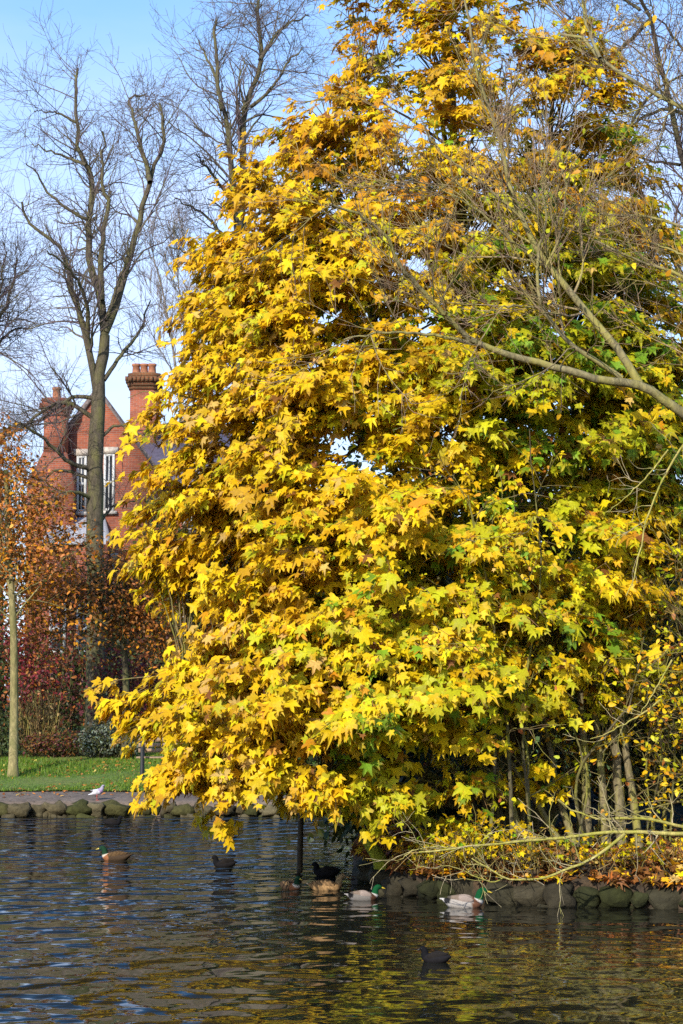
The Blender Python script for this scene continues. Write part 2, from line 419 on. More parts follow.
def grass_blades():
    mb = MB(); n = 52000
    y = 42.3 + 8.2 * rng.random(n) ** 1.1; x = rng.uniform(-9.5, 3.5, n)
    y = np.maximum(y, 42.42 + .16 * np.sin(x * 1.9) + .09 * np.sin(x * 4.3) + rng.normal(0, .05, n))
    z = np.array([ground_z(v) for v in y]) - .005
    h = rng.uniform(.03, .085, n) * (1 + .5 * vnoise(np.stack([x, y, z], 1), 2.0, 4)); w = rng.uniform(.006, .014, n); a = rng.uniform(0, 6.28, n)
    dx, dy = np.cos(a) * w, np.sin(a) * w; lx_, ly_ = rng.normal(0, .03, n), rng.normal(0, .03, n)
    V = np.stack([np.stack([x - dx, y - dy, z], 1), np.stack([x + dx, y + dy, z], 1), np.stack([x + lx_, y + ly_, z + h], 1)], 1)
    c = np.array([(.10, .20, .012), (.14, .25, .015), (.20, .25, .03), (.07, .15, .012)])[rng.integers(0, 4, n)] * rng.uniform(.75, 1.2, (n, 1))
    mb.add(V, [np.arange(3 * n).reshape(-1, 3)], np.repeat(c, 3, 0))
    o = mb.build('grass', M_leaf2); tag(o, 'short bright green lawn grass beyond the pond path', 'grass', kind='stuff')
grass_blades()

# the planted bank the maple grows on (a tongue of land coming in from the right)
FRONT = [(352, 866), (366, 876), (384, 887), (410, 895), (440, 899), (480, 901), (520, 904), (560, 906), (600, 907), (640, 908), (683, 909), (740, 913), (820, 918), (960, 926), (1300, 945)]
fr = np.array([G(x, y) for x, y in FRONT]); fr = resample(fr, 90)
fr[:, :2] += rng.normal(0, .035, (90, 2))
DEPTH = [0, .22, .6, 1.2, 2.2, 3.6, 6, 9.5, 13]
ZS = [.27, .37, .46, .52, .60, .72, .85, .9, .5]
def bank_pt(s, d):
    """point on the bank: s along its front edge 0..1, d metres back from the edge"""
    f = s * 89; i = min(int(f), 88); p = fr[i] * (1 - (f - i)) + fr[i + 1] * (f - i)
    taper = min(1.0, .10 + s * 4.0)
    return np.array([p[0] + .15 * d, p[1] + d * taper, np.interp(d, DEPTH, ZS) * (.45 + .55 * min(1, s * 9 + .15))])
rows = [[(*fr[i][:2], -.7) for i in range(90)]] + [[bank_pt(i / 89, d) + np.array([0, 0, rng.normal(0, .02)]) for i in range(90)] for d in DEPTH] + [[bank_pt(i / 89, 13.2) * np.array([1, 1, 0]) - np.array([0, 0, .7]) for i in range(90)]]
sheet('bank_soil', rows, earth('leaf_mould', (.018, .012, .007), (.04, .026, .013), (.075, .045, .02), 2.2))

def stone_row(mb, path, w, h, cols, rows=1, z0=-.12, face=(0, -1)):
    """rough stones laid side by side along a path"""
    lat = [(t, p) for t in np.linspace(.12, math.pi - .12, 7) for p in np.linspace(0, 2 * math.pi, 11)[:-1]]
    base = np.array([(math.sin(t) * math.cos(p), math.sin(t) * math.sin(p), math.cos(t)) for t, p in lat])
    base = np.sign(base) * np.abs(base) ** .62
    q = [(i * 10 + j, i * 10 + (j + 1) % 10, (i + 1) * 10 + (j + 1) % 10, (i + 1) * 10 + j) for i in range(6) for j in range(10)]
    base = np.vstack([base, [0, 0, 1], [0, 0, -1]]); tr = [(70, (j + 1) % 10, j) for j in range(10)] + [(71, 60 + j, 60 + (j + 1) % 10) for j in range(10)]
    seg = np.linalg.norm(np.diff(path, axis=0), axis=1); cum = np.concatenate([[0], np.cumsum(seg)])
    for r in range(rows):
        s = 0.0
        while s < cum[-1]:
            ww = w * rng.uniform(.55, 1.5); hh = h / rows * rng.uniform(.8, 1.2)
            c = np.array([np.interp(s + ww / 2, cum, path[:, k]) for k in range(3)])
            e = 1 + .34 * vnoise(base * 2.8 + rng.uniform(0, 50, 3), 1.6, int(rng.integers(1e6)))[:, None]
            v = base * e * np.array([ww * .53, .17 * rng.uniform(.8, 1.3), hh * .56])
            a = rng.normal(0, .12); v = v @ np.array([[math.cos(a), math.sin(a), 0], [-math.sin(a), math.cos(a), 0], [0, 0, 1]])
            b = rng.normal(0, .10); v = v @ np.array([[math.cos(b), 0, math.sin(b)], [0, 1, 0], [-math.sin(b), 0, math.cos(b)]])
            v += c + np.array([0, rng.normal(.05, .035), z0 + h / rows * (r + .5)])
            mb.poly(v, q, tr, np.array(cols[rng.integers(len(cols))]) * rng.uniform(.7, 1.25)); s += ww * .93

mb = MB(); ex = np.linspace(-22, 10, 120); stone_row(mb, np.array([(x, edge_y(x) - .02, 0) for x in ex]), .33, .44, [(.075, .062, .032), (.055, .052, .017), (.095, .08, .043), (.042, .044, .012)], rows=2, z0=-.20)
o = mb.build('stone_edging', M_stone, smooth=True); tag(o, 'low mossy stone edging along the far bank below the gravel path', 'wall')
mb = MB(); stone_row(mb, fr[12:], .36, .44, [(.030, .027, .015), (.022, .024, .008), (.040, .034, .020), (.020, .022, .006)], rows=2, z0=-.23)  # stone colours darkened to stand in for the shade of the overhanging maple
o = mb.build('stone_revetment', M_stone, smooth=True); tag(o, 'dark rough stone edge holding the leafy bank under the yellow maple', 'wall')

def litter():
    mb = MB(); n = 4200
    s = rng.uniform(.0, .62, n); d = np.abs(rng.normal(0, 1.5, n)) - .16
    p = np.array([bank_pt(a, max(b, .01)) for a, b in zip(s, d)]); p[:, 1] += np.minimum(d, 0); p[:, 2] += .012 + rng.random(n) * .05
    nr = norm(np.array([0, -.25, 1.0]) + rng.normal(0, .38, (n, 3))); leaves(mb, p, nr, rng.normal(size=(n, 3)), rng.uniform(.045, .105, n), pick(n, {'gold': .9, 'amber': 1.2, 'tan': .7, 'brown': 9, 'rust': 1.4, 'lemon': .3}, .25), 'maple', .6)  # dead leaves, mixed browner to stand in for the shade under the crown
    o = mb.build('fallen_leaves', M_litter); tag(o, 'brown and yellow fallen leaves covering the bank under the maple', 'fallen leaves', kind='stuff')
    mb = MB(); n = 2000
    x = rng.uniform(-9.5, 3.0, n); y = rng.uniform(41.2, 50, n); p = np.stack([x, y, [ground_z(v) + .02 for v in y]], 1)
    leaves(mb, p, norm(np.array([0, -.2, 1.0]) + rng.normal(0, .3, (n, 3))), rng.normal(size=(n, 3)), rng.uniform(.03, .07, n), pick(n, {'copper': 3, 'rust': 2, 'brown': 3, 'tan': 1}, .25), 'oval', .5)
    o = mb.build('lawn_leaves', M_litter); tag(o, 'scattered rusty fallen leaves on the lawn and path', 'fallen leaves', kind='stuff')
litter()

# ------------------------------------------------------------------ the yellow maple
def build_maple():
    base = bank_pt(.30, 2.3)
    root = thing('maple_tree', 'huge golden yellow maple with drooping leaves overhanging the pond', 'tree', base)
    # picture rows: left and right limits of the leaves, and how far the middle of the crown stands from the camera
    PY = [-140, -60, 0, 50, 100, 150, 200, 250, 330, 400, 450, 500, 560, 610, 650, 700, 740, 780, 815, 850]
    LX = [370, 325, 305, 300, 282, 258, 225, 196, 180, 165, 146, 150, 160, 190, 192, 132, 172, 145, 215, 300]
    RX = [540, 575, 600, 618, 634, 640, 656, 672, 695, 708, 712, 700, 680, 650, 640, 632, 590, 560, 530, 480]
    YC = 25.2
    # stems rising from one stool
    stems_px = [[(520, 842), (512, 780), (500, 640), (470, 430), (455, 200), (448, -40)], [(535, 845), (545, 760), (560, 600), (575, 420), (560, 230), (545, 60)], [(505, 842), (480, 770), (430, 680), (340, 560), (270, 430)],
                [(500, 842), (462, 800), (400, 760), (300, 715), (190, 690)], [(512, 845), (520, 700), (440, 500), (370, 300), (355, 60)], [(540, 845), (590, 720), (625, 560), (635, 420)], [(505, 845), (470, 810), (380, 790), (280, 790)], [(515, 842), (480, 700), (400, 480), (290, 330), (240, 260)]]
    Ys = [(25.3, 25.8), (25.4, 26.0), (25.2, 24.4), (25.1, 24.0), (25.3, 25.9), (25.4, 25.4), (25.0, 23.6), (25.2, 25.2)]
    S = np.array([traced(q, a, b, 20, .03) for q, (a, b) in zip(stems_px, Ys)]); r0 = np.array([.13, .11, .10, .09, .115, .08, .07, .09])
    SR = r0[:, None] * np.linspace(1, .14, 20)[None] ** .8
    MB().tubes(S[:1], SR[:1], 10, (.13, .10, .055)).build('trunk', M_bark, root, True)
    for i in range(1, 8): MB().tubes(S[i:i + 1], SR[i:i + 1], 9, (.14, .11, .06)).build('limb', M_bark, root, True)
    flat = S.reshape(-1, 3); fR = SR.ravel()
    # bough ends spread through the crown, most of them near its surface
    def ends(n, lo, hi):
        E = []; O = []; Yp = []
        while len(E) < n:
            py = rng.uniform(-140, 848); l, r = np.interp(py, PY, LX), np.interp(py, PY, RX)
            if rng.random() > (r - l) / 560: continue
            th = rng.uniform(-np.pi * .99, -np.pi * .01) if rng.random() < .74 else rng.uniform(0, 2 * np.pi); ra = rng.uniform(lo, hi)
            hw = max((r - l) / 2 - 22, 12) * YC / F; cx = (l + r) / 2; dep = np.clip(hw * .95, .4, 2.7)
            c = P(cx, py, YC + np.interp(py, [0, 500, 850], [.9, 0, -.7])); p = c + np.array([hw * ra * math.cos(th), dep * ra * math.sin(th), 0])
            px = p[0] * F / p[1] + W / 2
            if py > 712 and px > 400 and rng.random() < .88: continue
            if py > 716 and px > 520: continue
            k = (p * np.array([.8, .8, 1.6]))[None]
            if vnoise(k, 1.7, 21)[0] + .3 * rng.normal() < np.interp(py, [0, 150, 300, 850], [-.45, -.65, -.95, -.72]): continue
            if py > (806 if px > 270 else 785) and px < 400: continue
            if rng.random() > np.interp(py, [-100, 0, 120, 260, 330], [.30, .44, .64, .9, 1.0]): continue
            E.append(p); O.append([math.cos(th), math.sin(th), 0]); Yp.append(py)
        return np.array(E), np.array(O), np.array(Yp)
    e1, o1, y1 = ends(1020, .74, 1.16); e2, o2, y2 = ends(190, .40, .78)
    sp = [(84, 690, 24.2), (96, 712, 24.2), (118, 520, 24.8), (130, 430, 25), (128, 398, 25.1), (196, 245, 25.6), (188, 275, 25.6), (290, 105, 26), (300, 130, 26), (352, 12, 26.3), (345, 45, 26.2), (236, 828, 24), (210, 815, 24), (150, 798, 24.1), (175, 785, 24), (345, 798, 23.8), (328, 806, 23.8), (300, 806, 23.9), (282, 800, 24), (312, 800, 23.6), (352, 812, 23.7), (655, 20, 26.3), (648, 250, 25.5), (640, 560, 24.2), (632, 540, 24.3),
          (458, 775, 22.9), (466, 800, 22.9), (436, 790, 23), (560, 790, 23.2), (580, 800, 23.2), (600, 775, 23.3), (520, 740, 23.4), (545, 770, 23.2), (495, 745, 23.5)]
    xe = [(x + rng.normal(0, 10), y + rng.normal(0, 8), 23.0 + .004 * (x - 450) * (x > 450) + rng.normal(0, .15)) for x in range(370, 640, 34) for y in (360, 405, 450, 492)]
    e2 = np.vstack([np.array([P(*q) for q in xe]), e2]); o2 = np.vstack([np.tile(norm(np.array([.1, -1.0, 0])), (len(xe), 1)), o2]); y2 = np.concatenate([[q[1] for q in xe], y2])
    e3 = np.array([P(*q) for q in sp]); o3 = np.tile(norm(np.array([-.8, -.6, 0])), (len(sp), 1)); y3 = np.array([q[1] for q in sp], float)
    b = np.vstack([e1, e2, e3]); outw = np.vstack([o1, o2, o3]); py = np.concatenate([y1, y2, y3]); n = len(b); inner = np.zeros(n, bool); inner[len(e1) + len(xe):len(e1) + len(e2)] = True; sprig = np.arange(n) >= n - len(sp)
    d2 = ((b[:, None, :] - flat[None]) ** 2 * np.array([1, 1, 1.3])).sum(-1) + np.where(flat[:, 2][None] > b[:, 2][:, None] - .15, 4, 0)
    jn = d2.argmin(1); a = flat[jn]; Ln = np.linalg.norm(b - a, axis=1, keepdims=True)
    mid = a * .45 + b * .55 + np.array([0, 0, .20]) * Ln + rng.normal(0, .10, a.shape)
    t = np.linspace(0, 1, 11)[None, :, None]; Q = a[:, None] * (1 - t) ** 2 + mid[:, None] * 2 * t * (1 - t) + b[:, None] * t ** 2; Q[:, 1:-1] += rng.normal(0, .018, Q[:, 1:-1].shape)
    rr = np.clip(Ln[:, 0] * .007, .008, .022); Rr = np.minimum(rr[:, None], fR[jn][:, None]) * np.linspace(1, .30, 11)[None]
    # side twigs along the outer part of each bough
    cnt = np.where(sprig, 2, np.where(inner, 7, rng.integers(8, 13, n))); bi = np.repeat(np.arange(n), cnt); m = len(bi)
    ft = np.minimum(rng.uniform(.42, 1.02, m) ** .8, .999) * 10; ii = ft.astype(int); w = (ft - ii)[:, None]
    p0 = Q[bi, ii] * (1 - w) + Q[bi, ii + 1] * w; tn = norm(Q[bi, ii + 1] - Q[bi, ii]); oh = outw[bi]
    sd = norm(np.cross(tn, np.array([0, 0, 1.0]))) * np.where(rng.random(m) < .5, 1, -1)[:, None]
    d = norm(tn * rng.uniform(.5, 1.1, (m, 1)) + sd * rng.uniform(.1, 1.0, (m, 1)) + oh * .35 + rng.normal(0, .22, (m, 3)))
    tl = np.where(sprig[bi], .22, rng.uniform(.18, .62, m)); K = 5; TQ = np.zeros((m, K, 3)); TQ[:, 0] = p0
    for k in range(1, K):
        d = norm(d + np.array([0, 0, -.17]) + rng.normal(0, .08, (m, 3))); TQ[:, k] = TQ[:, k - 1] + d * (tl / (K - 1))[:, None]
    tw = MB().tubes(Q, Rr, 5, (.16, .12, .06), .2); tw.tubes(TQ, np.tile(np.linspace(.0058, .003, K), (m, 1)), 3, (.20, .11, .05), .25)
    # leaves in opposite pairs on long stalks, hanging outwards and down
    lc = rng.integers(6, 11, m); ti = np.repeat(np.arange(m), lc); N_ = len(ti); bb = bi[ti]
    f2 = np.minimum(rng.uniform(.12, 1.05, N_), .999) * (K - 1); i2 = f2.astype(int); w = (f2 - i2)[:, None]
    q0 = TQ[ti, i2] * (1 - w) + TQ[ti, i2 + 1] * w; dt = norm(TQ[ti, i2 + 1] - TQ[ti, i2])
    s2 = norm(np.cross(dt, np.array([0, 0, 1.0]))) * np.where(rng.random(N_) < .5, 1, -1)[:, None]
    st_ = norm(s2 * .9 + dt * .5 + rng.normal(0, .45, (N_, 3)) + np.array([0, 0, .1])); pl = rng.uniform(.03, .12, (N_, 1)); p = q0 + st_ * pl
    cj = rng.normal(0, .24, (m, 3)); lowf = np.interp(py[bb], [0, 300, 850], [.25, .6, .95])[:, None]
    nr = norm(np.array([0, 0, .85]) + outw[bb] * lowf * .9 + SD * .45 + cj[ti] + rng.normal(0, .34, (N_, 3)))
    tp = norm(outw[bb] * .5 + st_ * .55 + dt * .3 + np.array([-.12, 0, -.75]) + rng.normal(0, .25, (N_, 3)))
    size = np.clip(rng.normal(.085, .025, N_), .036, .15) * np.interp(py[bb], [-100, 150, 420, 850], [.74, .84, 1.0, 1.08])
    # colour runs by bough: ochre high up, greener on the right, lemon and lime low in the middle
    bpx = b[:, 0] * F / b[:, 1] + W / 2; g = vnoise(b, 1.5, 33); main = np.zeros((n, 3)); col = np.zeros((N_, 3)); r_ = rng.random(n)
    for q in range(n):
        if inner[q]: mix = {'lime': 4, 'green': 1.6, 'lemon': 3}  # inner boughs: the olive tint of deep shade is put into the leaf colour
        elif py[q] < 270 and r_[q] < np.interp(py[q], [0, 270], [.95, .45]): mix = {'gold': 3, 'ochre': 4, 'amber': 1.6, 'lemon': 1, 'lime': .5}
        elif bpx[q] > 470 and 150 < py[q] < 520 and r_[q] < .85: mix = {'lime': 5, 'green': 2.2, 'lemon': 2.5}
        elif py[q] > 420 and bpx[q] > 330 and g[q] > -.15: mix = {'lemon': 5, 'lime': 5, 'gold': 1.2, 'green': .8}
        elif bpx[q] < 330: mix = {'gold': 4, 'lemon': 4.5, 'ochre': 1.3, 'tan': .6, 'lime': 1.0}
        else: mix = {'gold': 3.0, 'lemon': 5, 'lime': 2.6, 'ochre': .7, 'tan': .25, 'green': .2}
        k = np.where(bb == q)[0]; mc = pick(1, mix, .06)[0]; c = pick(len(k), mix, .13); own = rng.random(len(k)) < .45
        c[own] = mc * (1 + rng.normal(0, .12, (own.sum(), 1))); col[k] = np.clip(c, .003, .85)
    brown = rng.random(N_) < .035; col[brown] = pick(int(brown.sum()), {'amber': 2, 'brown': 2, 'tan': 1})
    mb = MB(); leaves(mb, p, nr, tp, size, col, 'maple', .55, edge=(.36, .17, .02))
    mb.build('crown', M_leaf, root)
    stk = np.stack([q0, q0 + st_ * pl * .55 + np.array([0, 0, .008]), p], 1); tw.tubes(stk, np.tile([.0022, .0018, .0016], (N_, 1)), 3, (.42, .20, .06))
    # bare reddish shoots poking out of the thin top
    top = S[[0, 1, 4]][:, 11:]; TR = SR[[0, 1, 4]][:, 11:]
    q1, r1 = spawn(top, TR, 80, .0, 1, 46, 14, (.9, 2.2), 7, .14, .2, .5, .006); q2, r2 = spawn(q1, r1, 520, .15, 1, 38, 12, (.4, 1.1), 5, .1, .2, .6, .0042)
    tw.tubes(q1, r1, 4, (.20, .13, .07), .2); tw.tubes(q2, r2, 3, (.24, .14, .09), .2)
    tw.build('twigs', M_bark, root)
build_maple()

# ------------------------------------------------------------------ bare trees
def bare_tree(name, label, trunk_px, limbs_px, Y, r_trunk, limb_r, col, m, n1, n2, n3, group=None, spread=1.2, L1=(1.0, 3.0), base_z=None, twig=.006, sup=.12, ncol=None, ang=(48, 45, 42)):
    tp = traced(trunk_px, Y, Y, 22, .03)
    root = thing(name, label, 'tree', tp[0], group)
    tr = np.linspace(r_trunk * 1.1, max(limb_r * 1.3, r_trunk * .72), 22); tr[0] *= 1.35; tr[1] *= 1.1; tr[-6:] *= np.linspace(1, .74, 6)
    MB().tubes(tp, tr, 12, col).build('trunk', m, root, True)
    Ls, Rs = [], []
    for q in limbs_px:
        dy = rng.uniform(-spread, spread); l = traced(q, Y, Y + dy, 18, .04); k = limb_r * min(1.35, .22 + .21 * np.linalg.norm(np.diff(l, axis=0), axis=1).sum() / 1.2)
        r = np.linspace(k, k * .28, 18); MB().tubes(l, r, 8, col).build('limb', m, root, True); Ls.append(l); Rs.append(r)
    Lp, Rp = np.array(Ls), np.array(Rs)
    q1, r1 = spawn(Lp, Rp, n1, .12, 1, ang[0], 16, L1, 8, .16, sup, .42, twig * 1.6)
    q2, r2 = spawn(np.concatenate([q1]), r1, n2, .15, 1, ang[1], 16, (.5, 1.5), 6, .16, sup, .55, twig * 1.2)
    q2b, r2b = spawn(Lp, Rp, n2 // 3, .3, 1, 50, 16, (.4, 1.2), 6, .16, sup, .3, twig * 1.2)
    q2 = np.concatenate([q2, q2b]); r2 = np.concatenate([r2, r2b])
    q3, r3 = spawn(q2, r2, n3, .15, 1, ang[2], 16, (.22, .75), 4, .14, sup, .6, twig)
    c2 = ncol or col
    b = MB().tubes(q1, r1, 5, c2, .2); b.tubes(q2, r2, 4, c2, .25); b.tubes(q3, r3, 3, c2, .3)
    b.build('twigs', m, root)
    return root

LIME = (.085, .07, .045); TWIG = (.13, .095, .10)
h = lambda pts: [(x / 2, y / 2) for x, y in pts]
bare_tree('bare_lime_tree', 'tall leafless lime tree with forked pollarded limbs standing before the brick house', [(95, 752), (96, 640), (95, 500), (97, 420), (101, 370), (105, 335)],
          [h([(210, 679), (200, 590), (178, 520), (180, 430), (185, 360), (158, 300), (150, 240), (150, 160), (150, 140)]), h([(203, 600), (203, 500), (215, 410), (205, 370), (208, 265)]),
           h([(210, 665), (232, 610), (265, 490), (300, 360), (325, 290), (325, 250), (322, 205)]), h([(300, 365), (292, 330), (270, 250), (260, 200), (290, 190)]), [(97, 395), (88, 345), (75, 295), (60, 250), (30, 225), (20, 200)],
           h([(180, 440), (155, 430), (100, 390), (75, 350), (50, 330)]), h([(152, 245), (110, 225), (65, 222)]), h([(172, 330), (120, 310), (65, 290)]), [(88, 350), (86, 300), (70, 270), (45, 250)], [(97, 420), (60, 402), (20, 430), (-5, 445)], [(96, 398), (70, 398), (40, 420), (0, 428)],
           [(95, 470), (70, 462), (45, 440), (20, 425), (0, 435)], [(104, 380), (125, 350), (140, 330), (150, 300)], h([(212, 640), (240, 560), (250, 520), (260, 470)]), [(95, 500), (72, 492), (45, 505), (20, 500)], [(98, 440), (118, 425), (140, 435), (160, 425)], [(95, 530), (115, 505), (140, 500)], [(94, 480), (60, 470), (40, 480), (25, 470)]],
          52, .25, .085, LIME, M_lime, 150, 1100, 5200, twig=.0048, sup=.06, spread=2.2, ncol=TWIG)
bare_tree('bare_lime_tree', 'leafless lime tree rising behind the upper left of the yellow crown', [(238, 745), (238, 600), (238, 420), (237, 330), (236, 290)],
          [h([(475, 600), (475, 460), (465, 380), (460, 290), (440, 180), (430, 60), (432, 40)]), h([(475, 470), (485, 400), (490, 220), (520, 130), (515, 0), (512, -60)]), h([(490, 215), (478, 160), (490, 120)]), h([(445, 220), (430, 150), (395, 80)]),
           h([(476, 470), (500, 440), (560, 400), (620, 370)]), h([(462, 400), (420, 340), (390, 310)]), h([(478, 560), (530, 520), (560, 470), (610, 430)]), h([(470, 500), (420, 440), (380, 410), (350, 400)]), h([(500, 215), (540, 180), (600, 90)]), h([(474, 560), (440, 530), (410, 520), (340, 490)]),
           h([(520, 120), (560, 60), (620, 30)])], 55, .22, .09, LIME, M_lime, 120, 800, 3600, twig=.0048, sup=.06, spread=2.0, ncol=TWIG)
bare_tree('bare_lime_tree', 'leafless tree at the left picture edge with a dense purplish twig head', [(-40, 755), (-40, 600), (-38, 450), (-36, 380)],
          [[(-36, 380), (-25, 320), (-10, 260), (-5, 200)], [(-36, 390), (-15, 340), (8, 300), (18, 260)], [(-36, 380), (-50, 300), (-60, 220)], [(-30, 400), (-5, 350), (15, 330), (28, 330)], [(-36, 420), (-10, 430), (20, 440)], [(-20, 340), (0, 290), (5, 250)]],
          54, .24, .08, (.07, .055, .05), M_lime, 70, 600, 2800, twig=.0048, sup=.05, spread=2.2, ncol=(.10, .07, .08), L1=(.8, 2.2))
bare_tree('bare_birch_tree', 'slender pale leafless tree far off between the lime and the chimney', [(192, 735), (188, 560), (182, 440), (178, 380)],
          [[(178, 385), (170, 330), (160, 280), (152, 250)], [(180, 390), (185, 330), (178, 280), (172, 250)], [(178, 380), (160, 350), (145, 320)], [(180, 400), (200, 350), (205, 300), (208, 260)], [(180, 410), (215, 380), (235, 340)]],
          84, .10, .05, (.24, .21, .19), M_lime, 60, 420, 2200, spread=2.0, ncol=(.24, .19, .18), L1=(1.5, 3.5), sup=.3, twig=.008, ang=(30, 30, 32))
bare_tree('bare_oak_tree', 'dark leafless tree with knotted limbs behind the upper right of the maple', [(730, 880), (728, 600), (715, 400), (700, 300)],
          [[(700, 320), (670, 250), (640, 190), (625, 150), (650, 95), (690, 70)], [(700, 300), (690, 200), (660, 60), (640, -5), (620, -60)], [(690, 60), (665, 25), (640, 0)], [(650, 20), (615, 55), (590, 80), (565, 130)], [(705, 330), (670, 290), (630, 260)], [(640, 185), (610, 160), (580, 150)], [(700, 120), (660, 110), (620, 140), (612, 190)],
           [(680, 165), (650, 160), (612, 150)], [(600, 70), (570, 30), (560, -20)], [(640, 10), (580, -30)], [(700, 250), (720, 100), (715, -40)]],
          31, .19, .055, (.055, .045, .035), M_lime, 100, 600, 2200, spread=1.8, ncol=(.10, .065, .07), L1=(.6, 1.8), twig=.004, sup=.05)

# the bare limb that crosses in front of the maple, from a tree rooted on the bank outside the picture
def limb_tree():
    Y = 21.6
    tp = traced([(800, 885), (795, 700), (780, 560), (765, 470), (745, 440)], Y, Y, 18, .02)
    root = thing('bare_alder_tree', 'leafless grey green tree whose long limb sweeps across the front of the maple', 'tree', tp[0])
    MB().tubes(tp, np.linspace(.20, .09, 18), 12, (.16, .14, .08)).build('trunk', M_twig, root, True)
    defs = [([(748, 446), (715, 436), (683, 413), (660, 397), (640, 385), (605, 381), (570, 371), (520, 358), (490, 350), (470, 340)], .062, .032), ([(470, 340), (445, 315), (420, 288), (400, 265), (388, 240), (360, 215), (330, 205)], .031, .012),
            ([(476, 344), (450, 338), (415, 333), (385, 333), (345, 338)], .022, .008), ([(640, 385), (620, 352), (600, 328), (575, 298), (556, 275), (540, 255), (522, 218), (510, 185), (498, 130), (478, 80), (470, 30), (462, -20)], .048, .010),
            ([(622, 378), (600, 363), (572, 345), (553, 325), (541, 305), (538, 275), (539, 248), (546, 215), (540, 180)], .030, .010), ([(541, 308), (510, 306), (485, 312)], .014, .006), ([(538, 262), (505, 235), (470, 205), (430, 185), (390, 172)], .017, .006),
            ([(545, 268), (560, 235), (566, 195), (560, 150)], .014, .005), ([(525, 222), (490, 190), (440, 150), (420, 120)], .016, .006)]
    Ls, Rs = [], []
    for i, (q, a, b) in enumerate(defs):
        l = traced(q, Y, Y + [-.5, -.9, -.3, .3, -.2, -.4, -.5, .2, -.3][i], 22, .012); r = np.linspace(a, b, 22)
        MB().tubes(l, r, 8, (.20, .17, .085)).build('limb', M_twig, root, True); Ls.append(l); Rs.append(r)
    up_px = [([(765, 470), (740, 330), (720, 250), (683, 228), (640, 216), (600, 215)], .035, .012), ([(770, 480), (755, 250), (720, 140), (683, 108), (650, 90), (625, 76), (600, 58), (580, 38), (560, 33)], .05, .018), ([(600, 58), (585, 20), (580, -20)], .02, .008),
             ([(745, 440), (720, 330), (683, 277), (640, 262), (590, 238)], .034, .010), ([(700, 262), (660, 246), (632, 240)], .016, .006)]
    for i, (q, a, b) in enumerate(up_px):
        l = traced(q, Y + .2, Y + 1.2, 22, .012); r = np.linspace(a, b, 22)
        MB().tubes(l, r, 8, (.20, .17, .085)).build('limb', M_twig, root, True); Ls.append(l); Rs.append(r)
    Lp, Rp = np.array(Ls), np.array(Rs)
    q1, r1 = spawn(Lp[1:], Rp[1:], 150, .15, 1, 52, 18, (.6, 1.7), 8, .13, .07, .45, .006)
    q2, r2 = spawn(q1, r1, 1200, .12, 1, 40, 14, (.25, .8), 6, .12, .2, .6, .0042)
    q3, r3 = spawn(q2, r2, 3000, .1, 1, 38, 14, (.12, .38), 4, .12, .15, .6, .0034)
    b = MB().tubes(q1, r1, 5, (.24, .18, .10), .25); b.tubes(q2, r2, 4, (.26, .18, .11), .3); b.tubes(q3, r3, 3, (.27, .18, .12), .3)
    b.build('twigs', M_twig, root)
    # the few leaves it still holds
    k = rng.choice(len(q3), 330); p = q3[k, -1]
    mb = MB(); leaves(mb, p, norm(rng.normal(size=(330, 3)) + SD), rng.normal(size=(330, 3)) - np.array([0, 0, 1]), rng.uniform(.035, .06, 330), pick(330, {'gold': 3, 'lemon': 2, 'amber': 2, 'lime': 1}), 'oval', .3)
    mb.build('leaves', M_leaf2, root)
limb_tree()

